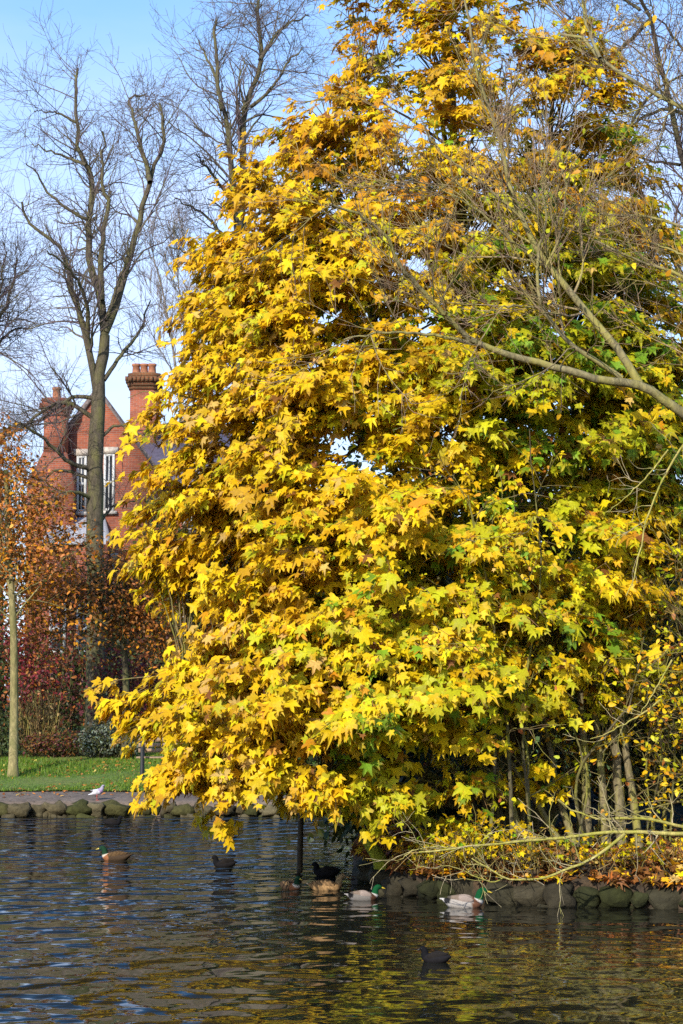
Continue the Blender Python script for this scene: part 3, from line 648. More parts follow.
# ------------------------------------------------------------------ shrubs on the near bank
def thicket():
    root = thing('thicket_shrub', 'tangled shrub of thin mossy stems with small yellow leaves beside the maple trunks', 'shrub', bank_pt(.40, 1.6))
    stems = []
    for i in range(48):
        x = rng.uniform(575, 800) if i > 12 else rng.uniform(455, 600); y0 = 850 + rng.uniform(-8, 6); Yb = rng.uniform(22.6, 25.5) - max(0, (x - 683) * .006); tx = x + rng.normal(5, 45); ty = rng.uniform(420, 640)
        stems.append(traced([(x, y0), (x + rng.normal(0, 8), (y0 * 2 + ty) / 3), ((x + tx) / 2 + rng.normal(0, 12), (y0 + 2 * ty) / 3), (tx, ty)], Yb, Yb + rng.uniform(-.8, .8), 14, .02))
    S = np.array(stems); R = rng.uniform(.012, .034, (48, 1)) * np.linspace(1, .3, 14)[None]
    MB().tubes(S, R, 6, (.10, .085, .045), .3).build('stems', M_moss, root, True)
    poles = [([(588, 845), (585, 770), (580, 690), (572, 600)], .05), ([(606, 848), (602, 780), (594, 700), (585, 610)], .045), ([(622, 850), (618, 780), (612, 705), (610, 620)], .055), ([(640, 850), (632, 790), (622, 720), (618, 600)], .045), ([(520, 838), (508, 795), (492, 760), (478, 730)], .045), ([(560, 842), (535, 800), (512, 765), (490, 735)], .035), ([(575, 845), (560, 800), (548, 740), (540, 690)], .04)]
    for q, r in poles:
        MB().tubes(traced(q, 23.5, 24.0, 14, .012), np.linspace(r * 1.15, r * .6, 14), 9, (.17, .14, .075)).build('stem', M_moss, root, True)
    q1, r1 = spawn(S, R, 480, .1, 1, 48, 20, (.5, 1.5), 7, .2, .05, .55, .0055); q2, r2 = spawn(q1, r1, 2000, .1, 1, 48, 20, (.25, .8), 5, .2, -.05, .6, .004)
    tw = MB().tubes(q1, r1, 5, (.15, .12, .05), .35); tw.tubes(q2, r2, 4, (.17, .12, .065), .35)
    k = rng.choice(len(q2), 8500); p = q2[k, rng.integers(2, 5, 8500)] + rng.normal(0, .03, (8500, 3))
    mb = MB(); leaves(mb, p, norm(rng.normal(size=(8500, 3)) * .7 + np.array([0, 0, .5]) + SD * .5), rng.normal(size=(8500, 3)) - np.array([0, 0, .6]), rng.uniform(.026, .058, 8500), pick(8500, {'gold': 2, 'lemon': 2, 'lime': 3, 'amber': 1.4, 'rust': .5}), 'oval', .3)
    mb.build('leaves', M_leaf2, root)
    arcs = [([(715, 410), (683, 445), (660, 485), (645, 525), (638, 560), (632, 585), (626, 596)], .016, 21.9), ([(668, 450), (648, 475), (625, 498), (606, 512)], .011, 22), ([(720, 830), (683, 827), (655, 820), (625, 818), (596, 818), (570, 808), (558, 800)], .024, 22.2), ([(720, 832), (683, 834), (640, 832), (600, 833), (560, 838), (510, 842), (460, 848), (420, 852)], .027, 22.0),
            ([(625, 834), (605, 850), (585, 862), (560, 872), (535, 879), (505, 878), (488, 868), (472, 858)], .020, 21.7), ([(660, 700), (645, 712), (628, 722), (610, 732), (590, 740)], .012, 22.4), ([(672, 660), (655, 690), (640, 715)], .012, 22.4), ([(505, 877), (492, 882), (470, 874), (452, 866), (432, 868)], .008, 21.7), ([(488, 868), (478, 852), (470, 842)], .007, 21.7), ([(440, 846), (415, 850), (400, 860), (392, 858)], .008, 22), ([(580, 862), (574, 840), (570, 815)], .008, 21.8)]
    Ls, Rs = [], []
    for q, r, Y in arcs:
        l = traced(q, Y, Y - .2, 20, .008); rr = np.linspace(r, r * .35, 20); Ls.append(l); Rs.append(rr)
        MB().tubes(l, rr, 7, (.36, .31, .09)).build('low_branch', M_moss, root, True)
    q1, r1 = spawn(np.array(Ls), np.array(Rs), 70, .2, 1, 50, 20, (.2, .7), 6, .22, .12, .5, .0045); q2, r2 = spawn(q1, r1, 160, .2, 1, 45, 20, (.1, .35), 4, .2, 0, .6, .0035)
    tw.tubes(q1, r1, 4, (.34, .28, .16), .3); tw.tubes(q2, r2, 4, (.34, .28, .18), .3); tw.build('twigs', M_moss, root)
thicket()

def bramble():
    root = thing('bramble_bush', 'low straggling bush of small yellow leaves spilling over the stone bank edge', 'shrub', bank_pt(.2, .6))
    bl = [(P(x, y, Y), r) for x, y, Y, r in [(470, 835, 22.6, (.45, .4, .28)), (520, 838, 22.5, (.5, .4, .25)), (440, 845, 22.9, (.35, .35, .22)), (560, 845, 22.5, (.45, .4, .2)), (600, 850, 22.5, (.4, .4, .16)), (415, 842, 23.4, (.3, .3, .25)), (640, 845, 22.5, (.5, .4, .2))]]
    mb = MB(); p = cloud(mb, bl, 950, .045, {'lemon': 4, 'gold': 3, 'lime': 3, 'amber': 1, 'green': .5}, 'maple', .5, (3.0, -.3), 3, shell=.1); mb.build('leaves', M_leaf, root)
    k = rng.choice(len(p), 240); b0 = p[k]; a = b0 * np.array([1, 1, 0]) + np.array([0, .3, .4]) + rng.normal(0, .25, (240, 3)) * np.array([1, 1, .2])
    t = np.linspace(0, 1, 6)[None, :, None]; Q = a[:, None] * (1 - t) + b0[:, None] * t + np.array([0, 0, .22]) * t * (1 - t) + rng.normal(0, .02, (240, 6, 3))
    MB().tubes(Q, np.full((240, 6), .0045), 4, (.22, .15, .06), .4).build('stems', M_twig, root)
bramble()

def leafy(name, label, cat, blobs, n, size, mix, trunk=None, kind='oval', gap=(1.2, -.25), seed=3, stems=40, col=(.07, .055, .035), m=None, group=None, loc=None, shell=.45, droop=.3, jit=.2, curl=.3):
    c0 = np.array(blobs[0][0]); base = loc if loc is not None else np.array([c0[0], c0[1], ground_z(c0[1])])
    root = thing(name, label, cat, base, group)
    mb = MB(); p = cloud(mb, blobs, n, size, mix, kind, .45, gap, seed, shell=shell, droop=droop, jit=jit, curl=curl); mb.build('crown' if cat == 'tree' else 'leaves', M_leaf2, root)
    b = MB(); a0 = base
    if trunk is not None:
        pts, r = trunk; tp = resample(np.array(pts), 16); rr = np.linspace(r, r * .45, 16); rr[0] *= 1.3
        MB().tubes(tp, rr, 12, col).build('trunk', m or M_lime, root, True)
        k = rng.choice(len(p), stems); bb = p[k]; a = tp[np.minimum(15, rng.integers(8, 16, stems))]
        r_end = r * .16
    else:
        k = rng.choice(len(p), stems); bb = p[k]; a = base + (bb - base) * np.array([.35, .35, 0]) + rng.normal(0, .08, (stems, 3)) * np.array([1, 1, 0]); a[:, 2] = base[2] - .05; r_end = .018
    t = np.linspace(0, 1, 8)[None, :, None]; L = np.linalg.norm(bb - a, axis=1)[:, None, None]
    Q = a[:, None] * (1 - t) + bb[:, None] * t + np.array([0, 0, .25]) * L * t * (1 - t) + rng.normal(0, .02, (stems, 8, 3)) * L * t
    b.tubes(Q, np.linspace(r_end, r_end * .25, 8)[None] * rng.uniform(.6, 1.2, (stems, 1)), 5, col, .25); q2, r2 = spawn(Q, np.tile(np.linspace(r_end, r_end * .25, 8), (stems, 1)), stems * 8, .3, 1, 45, 18, (.2, .2 + float(L.mean()) * .35), 5, .15, .1, .5, .004)
    b.tubes(q2, r2, 3, col, .25); b.build('branches' if trunk is not None else 'stems', m or M_lime, root)
    return root

def B(px, py, Y, rx, rz, ry=None):
    """ellipsoid given in pixels of width and height at depth Y"""
    k = Y / F; return (P(px, py, Y), (rx * k, (ry if ry else rx * k * .9), rz * k))

# evergreen holly and yew behind the maple on the same bank
for i, (lab, bl, mix) in enumerate([
    ('dark glossy holly bush behind the maple stems at the thicket end', [B(640, 700, 28.5, 90, 150), B(700, 620, 29, 100, 130), B(620, 600, 29, 60, 90)], {'yew': 4, 'olive': 3}),
    ('dark evergreen shrub behind the middle of the maple', [B(480, 640, 29.5, 110, 210), B(400, 760, 29, 90, 110), B(540, 480, 30, 80, 110), B(370, 540, 31.5, 80, 120)], {'yew': 4, 'olive': 2, 'lime': .1}),
    ('low dark evergreen shrub behind the hanging maple sprays over the water', [B(430, 800, 27.6, 70, 55), B(330, 700, 32, 70, 130), B(380, 780, 29.0, 60, 80)], {'yew': 4, 'olive': 2})]):
    c = np.array(bl[0][0]); leafy('evergreen_shrub', lab, 'shrub', bl, 9000, .075, mix, gap=None, seed=i + 50, loc=np.array([c[0], c[1], .6]), shell=.2)

# ------------------------------------------------------------------ far garden
tb = on_ground(13, 777)
leafy('bronze_leaved_tree', 'young tree with straight pale trunk and coppery leaves on the lawn', 'tree',
      [B(10, 590, 46, 62, 58), B(-40, 560, 46, 70, 70), B(50, 560, 46.5, 55, 60), B(20, 500, 46.5, 50, 50), B(70, 610, 46.2, 45, 40), B(-10, 450, 46.5, 40, 45), B(5, 660, 45.8, 40, 22)], 16000, .062, {'copper': 4, 'rust': 3, 'amber': 2.0, 'brown': 2, 'olive': .6},
      trunk=([tb - np.array([0, 0, .12]), tb + np.array([0, 0, .25]), P(14, 720, 46), P(14, 650, 46), P(12, 600, 46), P(8, 540, 46.2), P(6, 470, 46.3)], .115), gap=(1.5, .05), seed=7, stems=46, col=(.24, .20, .085), m=M_lime, loc=tb, shell=.1)
leafy('beech_tree', 'rust brown leaved beech on the lawn in front of the brick house', 'tree', [B(105, 595, 49, 55, 45), B(60, 575, 49, 45, 45), B(150, 620, 49, 40, 45), B(75, 640, 49, 45, 35), B(125, 560, 49.4, 32, 26), B(40, 600, 49, 40, 50), B(85, 545, 49.3, 40, 24)], 19000, .060, {'copper': 3, 'rust': 3, 'brown': 4, 'amber': .8, 'olive': 1.5},
      trunk=([P(125, 755, 49), P(126, 690, 49), P(122, 620, 49), P(115, 560, 49)], .10), gap=(1.6, .15), seed=9, stems=100, shell=.1)
leafy('yew_tree', 'dark olive evergreen tree between the house and the maple', 'tree', [B(190, 580, 58, 62, 95), B(225, 640, 58, 70, 100), B(165, 660, 57, 50, 80), B(270, 570, 59, 75, 130), B(160, 520, 58.5, 26, 30)], 15000, .085, {'yew': 4, 'olive': 4, 'rust': .8, 'brown': .6}, trunk=([P(205, 748, 58), P(205, 700, 58), P(200, 620, 58)], .22), gap=(.9, -.6), seed=12, shell=.3)
leafy('yew_tree', 'dark evergreen tree at the left picture edge behind the young copper tree', 'tree', [B(-20, 640, 60, 60, 95), B(-60, 600, 60, 60, 120), B(10, 690, 58, 40, 50)], 8000, .085, {'yew': 3, 'olive': 3, 'rust': 1}, trunk=([P(-20, 748, 60), P(-20, 640, 60)], .2), gap=(1.0, -.5), seed=13, shell=.3)
leafy('russet_tree', 'thin brown leaved tree beside the left wall of the house', 'tree', [B(2, 500, 64, 28, 70), B(-20, 470, 64, 40, 60), B(25, 560, 64, 25, 40)], 1500, .08, {'brown': 3, 'rust': 2, 'olive': 2, 'copper': 1}, trunk=([P(0, 738, 64), P(0, 600, 64), P(0, 470, 64)], .15), gap=(1.2, -.1), seed=14, stems=90, shell=.1)
leafy('crimson_shrub', 'dark red leaved shrub under the beech', 'shrub', [B(120, 685, 51, 42, 38), B(90, 680, 50.4, 32, 46), B(150, 700, 51, 28, 30)], 6000, .055, {'crimson': 3, 'wine': 3, 'rust': 1}, seed=15, shell=.2)
leafy('crimson_shrub', 'bright red leaved shrub behind the young pale trunk', 'shrub', [B(50, 650, 54, 34, 40), B(20, 640, 54, 26, 36), B(38, 690, 53, 40, 30)], 3400, .06, {'crimson': 4, 'rust': 2, 'wine': 1}, seed=16, shell=.2)
leafy('silver_shrub', 'rounded grey green shrub at the edge of the lawn', 'shrub', [B(108, 738, 49.3, 27, 19), B(92, 742, 49.2, 18, 13), B(125, 744, 49.2, 16, 12)], 3600, .045, {'sage': 4, 'olive': 2}, gap=None, seed=17, shell=.3)
leafy('heather_mound', 'low brownish purple mound of heather at the back of the lawn', 'shrub', [B(62, 743, 49.4, 26, 14), B(38, 746, 49.3, 18, 11)], 2600, .04, {'wine': 2, 'brown': 3, 'olive': 2}, gap=None, seed=18, shell=.3)
leafy('evergreen_shrub', 'small dark green shrub left of the pale young trunk', 'shrub', [B(-4, 735, 49.3, 24, 24), B(-30, 720, 49.6, 30, 40)], 3000, .05, {'yew': 3, 'olive': 3}, gap=None, seed=19, shell=.3)
leafy('evergreen_shrub', 'dark green shrub behind the bench', 'shrub', [B(175, 725, 51, 34, 30), B(225, 735, 51, 40, 24), B(280, 730, 51, 40, 34)], 5200, .055, {'yew': 4, 'olive': 3, 'wine': .5}, gap=None, seed=20, shell=.3)
def stalks():
    root = thing('dry_stalk_clump', 'clump of upright straw coloured dead stems in the border', 'plant', P(42, 752, 50))
    n = 130; x = rng.uniform(18, 58, n); a = np.array([P(v, 750, 50 + rng.uniform(-.4, .4)) for v in x]); hgt = rng.uniform(.5, 1.5, n)
    t = np.linspace(0, 1, 6)[None, :, None]; b = a + np.stack([rng.normal(0, .16, n), rng.normal(0, .16, n), hgt], 1); Q = a[:, None] * (1 - t) + b[:, None] * t + rng.normal(0, .012, (n, 6, 3))
    MB().tubes(Q, np.full((n, 6), .008), 4, (.20, .13, .055), .5).build('stems', M_twig, root)
    mb = MB(); k = rng.integers(0, n, 700); p = Q[k, rng.integers(2, 6, 700)] + rng.normal(0, .03, (700, 3)); leaves(mb, p, rng.normal(size=(700, 3)), rng.normal(size=(700, 3)), rng.uniform(.03, .06, 700), pick(700, {'straw': 4, 'brown': 2, 'olive': 2}), 'oval', .4); mb.build('leaves', M_leaf2, root)
stalks()

def hedge(name, label, x0, x1, y, z1, mix, n, seed, zb=None):
    zb = ground_z(y) if zb is None else zb; root = thing(name, label, 'hedge', ((x0 + x1) / 2, y, zb)); mb = MB()
    p = np.stack([rng.uniform(x0, x1, n), y + rng.uniform(-.8, .8, n), zb + (z1 - zb) * rng.random(n) ** .8], 1); p[:, 2] += .5 * vnoise(p * np.array([1, 0, 0]), 1.3, seed) * (p[:, 2] - zb) / (z1 - zb)
    leaves(mb, p, norm(np.array([0, -.6, .5]) + rng.normal(0, .6, (n, 3))), rng.normal(size=(n, 3)), rng.uniform(.06, .12, n), pick(n, mix), 'oval', .3); mb.build('leaves', M_leaf2, root)
    s = rng.uniform(x0, x1, 140); a = np.stack([s, np.full(140, y), np.full(140, zb - .1)], 1); b = a + np.stack([rng.normal(0, .3, 140), rng.normal(0, .3, 140), rng.uniform(.6, 1, 140) * (z1 - zb)], 1); t = np.linspace(0, 1, 5)[None, :, None]
    MB().tubes(a[:, None] * (1 - t) + b[:, None] * t, np.full((140, 5), .02), 4, (.07, .05, .03), .2).build('stems', M_lime, root)
hedge('evergreen_hedge', 'dark evergreen hedge closing the bank behind the maple stems', .6, 12, 31.5, 4.6, {'yew': 4, 'olive': 2}, 14000, 5, .5)
hedge('garden_hedge', 'tall dark mixed hedge closing the lawn before the brick house', -16, 6, 61, 4.4, {'yew': 4, 'olive': 3, 'wine': 1, 'rust': 1}, 15000, 3)

far = [('rounded dark evergreen tree far behind the maple, nearest the yew', 330, 560, 66, 80, 170, {'yew': 3, 'olive': 3}), ('brownish tree far behind the maple crown middle', 450, 520, 70, 90, 200, {'olive': 3, 'brown': 2, 'yew': 2}), ('dark evergreen tree far behind the thicket', 590, 560, 66, 90, 190, {'yew': 3, 'olive': 3}), ('dark tree beyond the thicket at the right picture edge', 710, 540, 68, 90, 210, {'yew': 3, 'olive': 3, 'rust': 1})]
for i, (lab, x, y, Y, rx, rz, mix) in enumerate(far):
    leafy('distant_tree', lab, 'tree', [B(x, y, Y, rx, rz * .7), B(x + 20, y + 120, Y, rx * .9, 110), B(x - 30, y + 90, Y, rx * .8, 110)], 7000, .14, mix, trunk=([P(x, 735, Y), P(x, 680, Y), P(x, y, Y)], .25), gap=(.7, -.7), seed=60 + i, shell=.3)

# ------------------------------------------------------------------ brick house
def house():
    Y = 70.0; k = Y / F
    def X(px, d=0.0): return P(px, 450, Y + d)[0]
    def Z(py, d=0.0): return P(97, py, Y + d)[2]
    zb = ground_z(70) - .1
    root = thing('brick_house', 'tall red brick house with gable, white sash windows and two big chimneys', 'house', (X(97), Y, zb)); one = (1, 1, 1)
    D = 9.0
    zE, zA = Z(468), Z(392)
    wl, wr = X(40), X(154)
    MB().prism([(wl, zb), (wr, zb), (wr, zE), (X(97), zA), (wl, zE)], Y, Y + D, one).build('wall', M_brick, root)
    # lower wing carrying the main roof, going off behind the maple
    MB().box((wr + .003, Y + 1.5, zb), (X(258), Y + D - .5, Z(475)), one).build('wall', M_brick, root)
    r = MB(); zr = Z(404)
    r.poly([(X(112), Y + 1.0, Z(478)), (X(262), Y + 1.0, Z(478)), (X(262), Y + 5, zr), (X(112), Y + 5, zr), (X(112), Y + 9.2, Z(478)), (X(262), Y + 9.2, Z(478)), (X(112), Y + 1.0, Z(483)), (X(262), Y + 1.0, Z(483))], [(0, 1, 2, 3), (3, 2, 5, 4), (6, 7, 1, 0)], c=(.085, .075, .105)); roof = r.build('roof', M_slate, root)
    # gable roof planes with a stone coped edge
    g = MB(); o = .28; th = .12
    for s, xe in ((-1, wl - .35), (1, wr + .35)):
        ze = zE - .35 * (zA - zE) / (X(97) - wl)
        v = [(X(97), Y + .3, zA + th), (xe, Y + .3, ze + th), (xe, Y + D, ze + th), (X(97), Y + D, zA + th)]; v += [(a, b, c - th + .02) for a, b, c in v]
        g.poly(v, [(0, 1, 2, 3), (4, 7, 6, 5), (0, 4, 5, 1), (1, 5, 6, 2), (2, 6, 7, 3)], c=(.08, .072, .10))
    g.build('roof', M_slate, root)
    c = MB()
    for xe in (wl - .4, wr + .4):
        ze = zE - .4 * (zA - zE) / (X(97) - wl)
        v = [(X(97), Y - .12, zA + .22), (xe, Y - .12, ze + .22), (xe, Y - .12, ze - .02), (X(97), Y - .12, zA - .02)]; v += [(a, b + .40, q) for a, b, q in v]
        c.poly(v, [(0, 1, 2, 3), (4, 7, 6, 5), (0, 4, 5, 1), (3, 2, 6, 7), (1, 5, 6, 2)], c=(.20, .16, .15))
    c.build('gable_coping', M_stone, root)
    # chimney breast with sloping shoulders, shaft and corbelled head
    def chimney(x0, x1, zlo, ztop, yf, dep, pots, shoulder=None, mossy=False):
        m = MB(); w = x1 - x0; xc = (x0 + x1) / 2
        if shoulder:
            sx0, sx1, s1, s2 = shoulder; m.prism([(sx0, zb), (sx1, zb), (sx1, s1), (x1, s2), (x0, s2), (sx0, s1)], yf, yf + dep, one)
            zlo = s2
        q = .16 * w
        def octa(z0, z1, e):
            a = [(x0 - e, yf + q), (x0 + q, yf - e), (x1 - q, yf - e), (x1 + e, yf + q), (x1 + e, yf + dep - q), (x1 - q, yf + dep + e), (x0 + q, yf + dep + e), (x0 - e, yf + dep - q)]
            v = [(x, y, z0) for x, y in a] + [(x, y, z1) for x, y in a] + [(xc, yf + dep / 2, z0), (xc, yf + dep / 2, z1)]
            return v, [(i, (i + 1) % 8, 8 + (i + 1) % 8, 8 + i) for i in range(8)], [(17, 8 + i, 8 + (i + 1) % 8) for i in range(8)] + [(16, (i + 1) % 8, i) for i in range(8)]
        hd = (ztop - zlo); 
        v, qd, t = octa(zlo + .003, ztop - .62, 0); m.poly(v, qd, t, one)
        o = m.build('chimney', M_brick, root)
        b = MB(); cc = (.55, .72, .5) if mossy else (.8, .75, .7)
        for j, (z0, z1, e) in enumerate([(-.62, -.50, .05), (-.497, -.36, .11), (-.357, -.16, .17), (-.157, 0, .09)]):
            v, qd, t = octa(ztop + z0, ztop + z1, e); b.poly(v, qd, t, cc)
        if mossy:
            for j in range(9):                       # dentil bricks under the head
                xx = x0 - .1 + j * (w + .2) / 8.0; b.box((xx - .05, yf - .21, ztop - .34), (xx + .05, yf - .175, ztop - .17), cc)
        b.build('chimney_head', M_brick, o)
        for px_ in pots:
            a = np.linspace(0, 2 * np.pi, 13)[:-1]; pm = MB(); pts = [(ztop - .0, .17), (ztop + .10, .15), (ztop + .32, .135), (ztop + .34, .165), (ztop + .42, .165), (ztop + .42, .11), (ztop + .30, .10)]
            v = [(px_ + rr * math.cos(q_), yf + dep / 2 + rr * math.sin(q_), z) for z, rr in pts for q_ in a]
            pm.poly(v, [(i * 12 + j, i * 12 + (j + 1) % 12, (i + 1) * 12 + (j + 1) % 12, (i + 1) * 12 + j) for i in range(6) for j in range(12)], c=(.30, .13, .07)); pm.build('chimney_pot', M_wood, o, True)
    chimney(X(46), X(69), 0, Z(401), Y - .75, .72, [X(57.5)], shoulder=(X(31), X(77), Z(487), Z(455)))
    chimney(X(129, 3.6), X(157, 3.6), Z(470), Z(374, 3.9), Y + 3.6, 1.1, [X(135, 4), X(143, 4), X(151, 4)], mossy=True)
    # tall sash windows
    def window(px0, px1, py0, py1, bars=2, yf=Y):
        x0, x1, z0, z1 = X(px0), X(px1), Z(py1), Z(py0); f = MB(); t = .085; y = yf - .05
        f.box((x0, y, z0), (x0 + t, y + .04, z1), (.46, .46, .44)); f.box((x1 - t, y, z0), (x1, y + .04, z1), (.46, .46, .44))
        f.box((x0 + t, y, z1 - t), (x1 - t, y + .04, z1), (.46, .46, .44)); f.box((x0 + t, y, z0), (x1 - t, y + .04, z0 + t), (.46, .46, .44)); zm = (z0 + z1) / 2
        f.box((x0 + t, y - .012, zm - .045), (x1 - t, y + .03, zm + .045), (.46, .46, .44))
        xm = (x0 + x1) / 2; f.box((xm - .018, y - .004, z0 + t), (xm + .018, y + .03, z1 - t), (.46, .46, .44))
        o = f.build('window', M_paint, root)
        MB().box((x0 + t, y + .026, z0 + t), (x1 - t, y + .038, z1 - t), (.05, .05, .06)).build('pane', M_glass, o)
        MB().box((x0 - .1, y - .08, z0 - .12), (x1 + .1, y + .046, z0 - .003), (.42, .38, .33)).build('sill', M_stone, o)
        MB().box((x0 - .12, y - .02, z1 + .003), (x1 + .12, y + .047, z1 + .24), (.42, .36, .30)).build('lintel', M_stone, o)
    window(77, 87, 456, 512); window(104, 115, 454, 511); window(76, 88, 560, 615); window(103, 116, 560, 615); window(60, 77, 606, 655, yf=Y - .75)
    for px_ in (180, 215, 260): window(px_, px_ + 18, 500, 550, yf=Y + 1.5); window(px_, px_ + 18, 590, 650, yf=Y + 1.5)
    # square bay with a grey lead roof below the gable window
    bay = MB().box((X(52), Y - 1.9, zb), (X(112), Y - .003, Z(545)), one).build('bay', M_brick, root)
    b = MB(); x0, x1 = X(50), X(114); b.poly([(x0, Y - 2.05, Z(545)), (x1, Y - 2.05, Z(545)), (x1 - .3, Y - .01, Z(517)), (x0 + .3, Y - .01, Z(517)), (x0, Y - 2.05, Z(549)), (x1, Y - 2.05, Z(549)), (x0, Y - .01, Z(545)), (x1, Y - .01, Z(545))], [(0, 1, 2, 3), (4, 5, 1, 0)], [(0, 3, 6), (1, 7, 2)], (.30, .30, .32)); b.build('bay_roof', M_slate, bay)
    for a_, c_ in ((X(60), X(76)), (X(86), X(104))):
        f = MB(); f.box((a_, Y - 1.96, Z(655)), (a_ + .1, Y - 1.905, Z(605)), (.46, .46, .44)); f.box((c_ - .1, Y - 1.96, Z(655)), (c_, Y - 1.905, Z(605)), (.46, .46, .44))
        for q in (655, 632, 608): f.box((a_ + .1, Y - 1.958, Z(q)), (c_ - .1, Y - 1.907, Z(q - 3)), (.46, .46, .44))
        fo = f.build('window', M_paint, bay); MB().box((a_ + .1, Y - 1.935, Z(655)), (c_ - .1, Y - 1.92, Z(605)), (.05, .05, .06)).build('pane', M_glass, fo)
house()

# ------------------------------------------------------------------ bench, panel post, post in the water
def bench():
    g = on_ground(142, 778); Yb = g[1]; k = Yb / F; zb = g[2]
    x0 = P(137, 760, Yb)[0]; x1 = P(190, 760, Yb)[0]
    root = thing('park_bench', 'slatted wooden park bench with dark iron ends on the lawn', 'bench', ((x0 + x1) / 2, Yb, zb)); wc = (.26, .18, .11)
    s = MB()
    for i in range(4): s.box((x0, Yb - .20 + i * .115, zb + .44), (x1, Yb - .10 + i * .115, zb + .475), wc)
    s.build('seat', M_wood, root); b = MB()
    for i in range(3): b.box((x0, Yb + .26 + i * .02, zb + .56 + i * .12), (x1, Yb + .295 + i * .02, zb + .65 + i * .12), wc)
    b.build('backrest', M_wood, root)
    for xx in (x0 + .12, x1 - .12):
        m = MB(); r = np.full(8, .026); q = lambda pts: resample(np.array(pts), 8)
        m.tubes(q([(xx, Yb - .20, zb - .02), (xx, Yb - .17, zb + .25), (xx, Yb - .19, zb + .42)]), r, 8, (.02, .02, .022)); m.tubes(q([(xx, Yb + .30, zb - .02), (xx, Yb + .22, zb + .3), (xx, Yb + .25, zb + .55), (xx, Yb + .325, zb + .9)]), r, 8, (.02, .02, .022))
        m.tubes(q([(xx, Yb - .2, zb + .42), (xx, Yb + .02, zb + .43), (xx, Yb + .23, zb + .42)]), r, 8, (.02, .02, .022)); m.tubes(q([(xx, Yb - .19, zb + .42), (xx, Yb - .2, zb + .62), (xx, Yb - .02, zb + .68), (xx, Yb + .27, zb + .66)]), r * .8, 8, (.02, .02, .022)); m.build('leg', M_iron, root, True)
    g2 = on_ground(142, 780); root = thing('panel_post', 'slim black post topped by a small brown panel beside the bench', 'post', g2); x, y, z = g2
    m = MB(); a = np.linspace(0, 2 * np.pi, 9)[:-1]; m.tubes(np.array([(x, y, z - .05), (x, y, z + .5), (x, y, z + .98)]), np.array([.05, .042, .04]), 10, (.02, .02, .022)); m.tubes(np.array([(x, y, z), (x, y, z + .06)]), np.array([.075, .07]), 10, (.02, .02, .022)); m.build('pole', M_iron, root, True)
    MB().prism([(x - .13, z + .97), (x + .11, z + .97), (x + .10, z + 1.17), (x - .10, z + 1.20)], y - .10, y + .10, (.24, .15, .085)).build('panel', M_wood, root)
    MB().box((x - .19, y - .12, z + .93), (x + .17, y + .12, z + .967), (.03, .025, .02)).build('bracket', M_iron, root)
    g3 = G(300, 869); root = thing('wooden_post', 'dark wooden post standing in the water under the maple', 'post', g3); x, y, z = g3
    m = MB(); m.tubes(np.array([(x, y, -.7), (x, y, .2), (x + .01, y, .60), (x + .012, y, .85)]), np.array([.042, .041, .040, .038]), 9, (.045, .035, .02)); m.build('shaft', M_wood, root, True)
    MB().tubes(np.array([(x + .012, y, .851), (x + .012, y, .865), (x + .012, y, .88)]), np.array([.046, .046, .004]), 9, (.06, .05, .03)).build('cap', M_wood, root)
    # mossy dead stump beside it, at the tip of the bank
    g4 = P(376, 868, 24.6); root = MB().tubes(np.array([P(384, 872, 24.6), P(379, 858, 24.55), P(371, 846, 24.5), P(366, 838, 24.5), P(365.5, 837.5, 24.5)]), np.array([.12, .085, .075, .07, .005]), 10, (.30, .34, .03)).build('mossy_stub', M_moss, smooth=True)
    tag(root, 'short bright mossy broken stem leaning out at the tip of the bank', 'stump')
bench()

# ------------------------------------------------------------------ birds
def sweep(secs, paint, sides=16, k=34):
    """one continuous skin along the bird's midline; secs = (x, z, half width, half height)"""
    s = np.array(secs, float); c = resample(np.stack([s[:, 0], np.zeros(len(s)), s[:, 1]], 1), k)
    seg = np.concatenate([[0], np.cumsum(np.linalg.norm(np.diff(s[:, :2], axis=0), axis=1))]); u = np.linspace(0, seg[-1], k)
    wv, hv = np.interp(u, seg, s[:, 2]), np.interp(u, seg, s[:, 3])
    for _ in range(2): wv[1:-1] = (wv[:-2] + 2 * wv[1:-1] + wv[2:]) / 4; hv[1:-1] = (hv[:-2] + 2 * hv[1:-1] + hv[2:]) / 4
    T = norm(np.gradient(c, axis=0)); Nn = np.stack([-T[:, 2], np.zeros(k), T[:, 0]], 1); Bv = np.array([0, 1.0, 0])
    a = np.linspace(0, 2 * np.pi, sides, endpoint=False)
    v = c[:, None] + wv[:, None, None] * np.cos(a)[None, :, None] * Bv + hv[:, None, None] * np.sin(a)[None, :, None] * Nn[:, None]
    v = v.reshape(-1, 3); uu = np.repeat(u / seg[-1], sides)
    q = [(i * sides + j, i * sides + (j + 1) % sides, (i + 1) * sides + (j + 1) % sides, (i + 1) * sides + j) for i in range(k - 1) for j in range(sides)]
    v = np.vstack([v, c[:1], c[-1:]]); uu = np.concatenate([uu, [0, 1]]); n0 = k * sides
    t = [(n0, (j + 1) % sides, j) for j in range(sides)] + [(n0 + 1, (k - 1) * sides + j, (k - 1) * sides + (j + 1) % sides) for j in range(sides)]
    return v, q, t, np.array([paint(p, x) for p, x in zip(v, uu)])

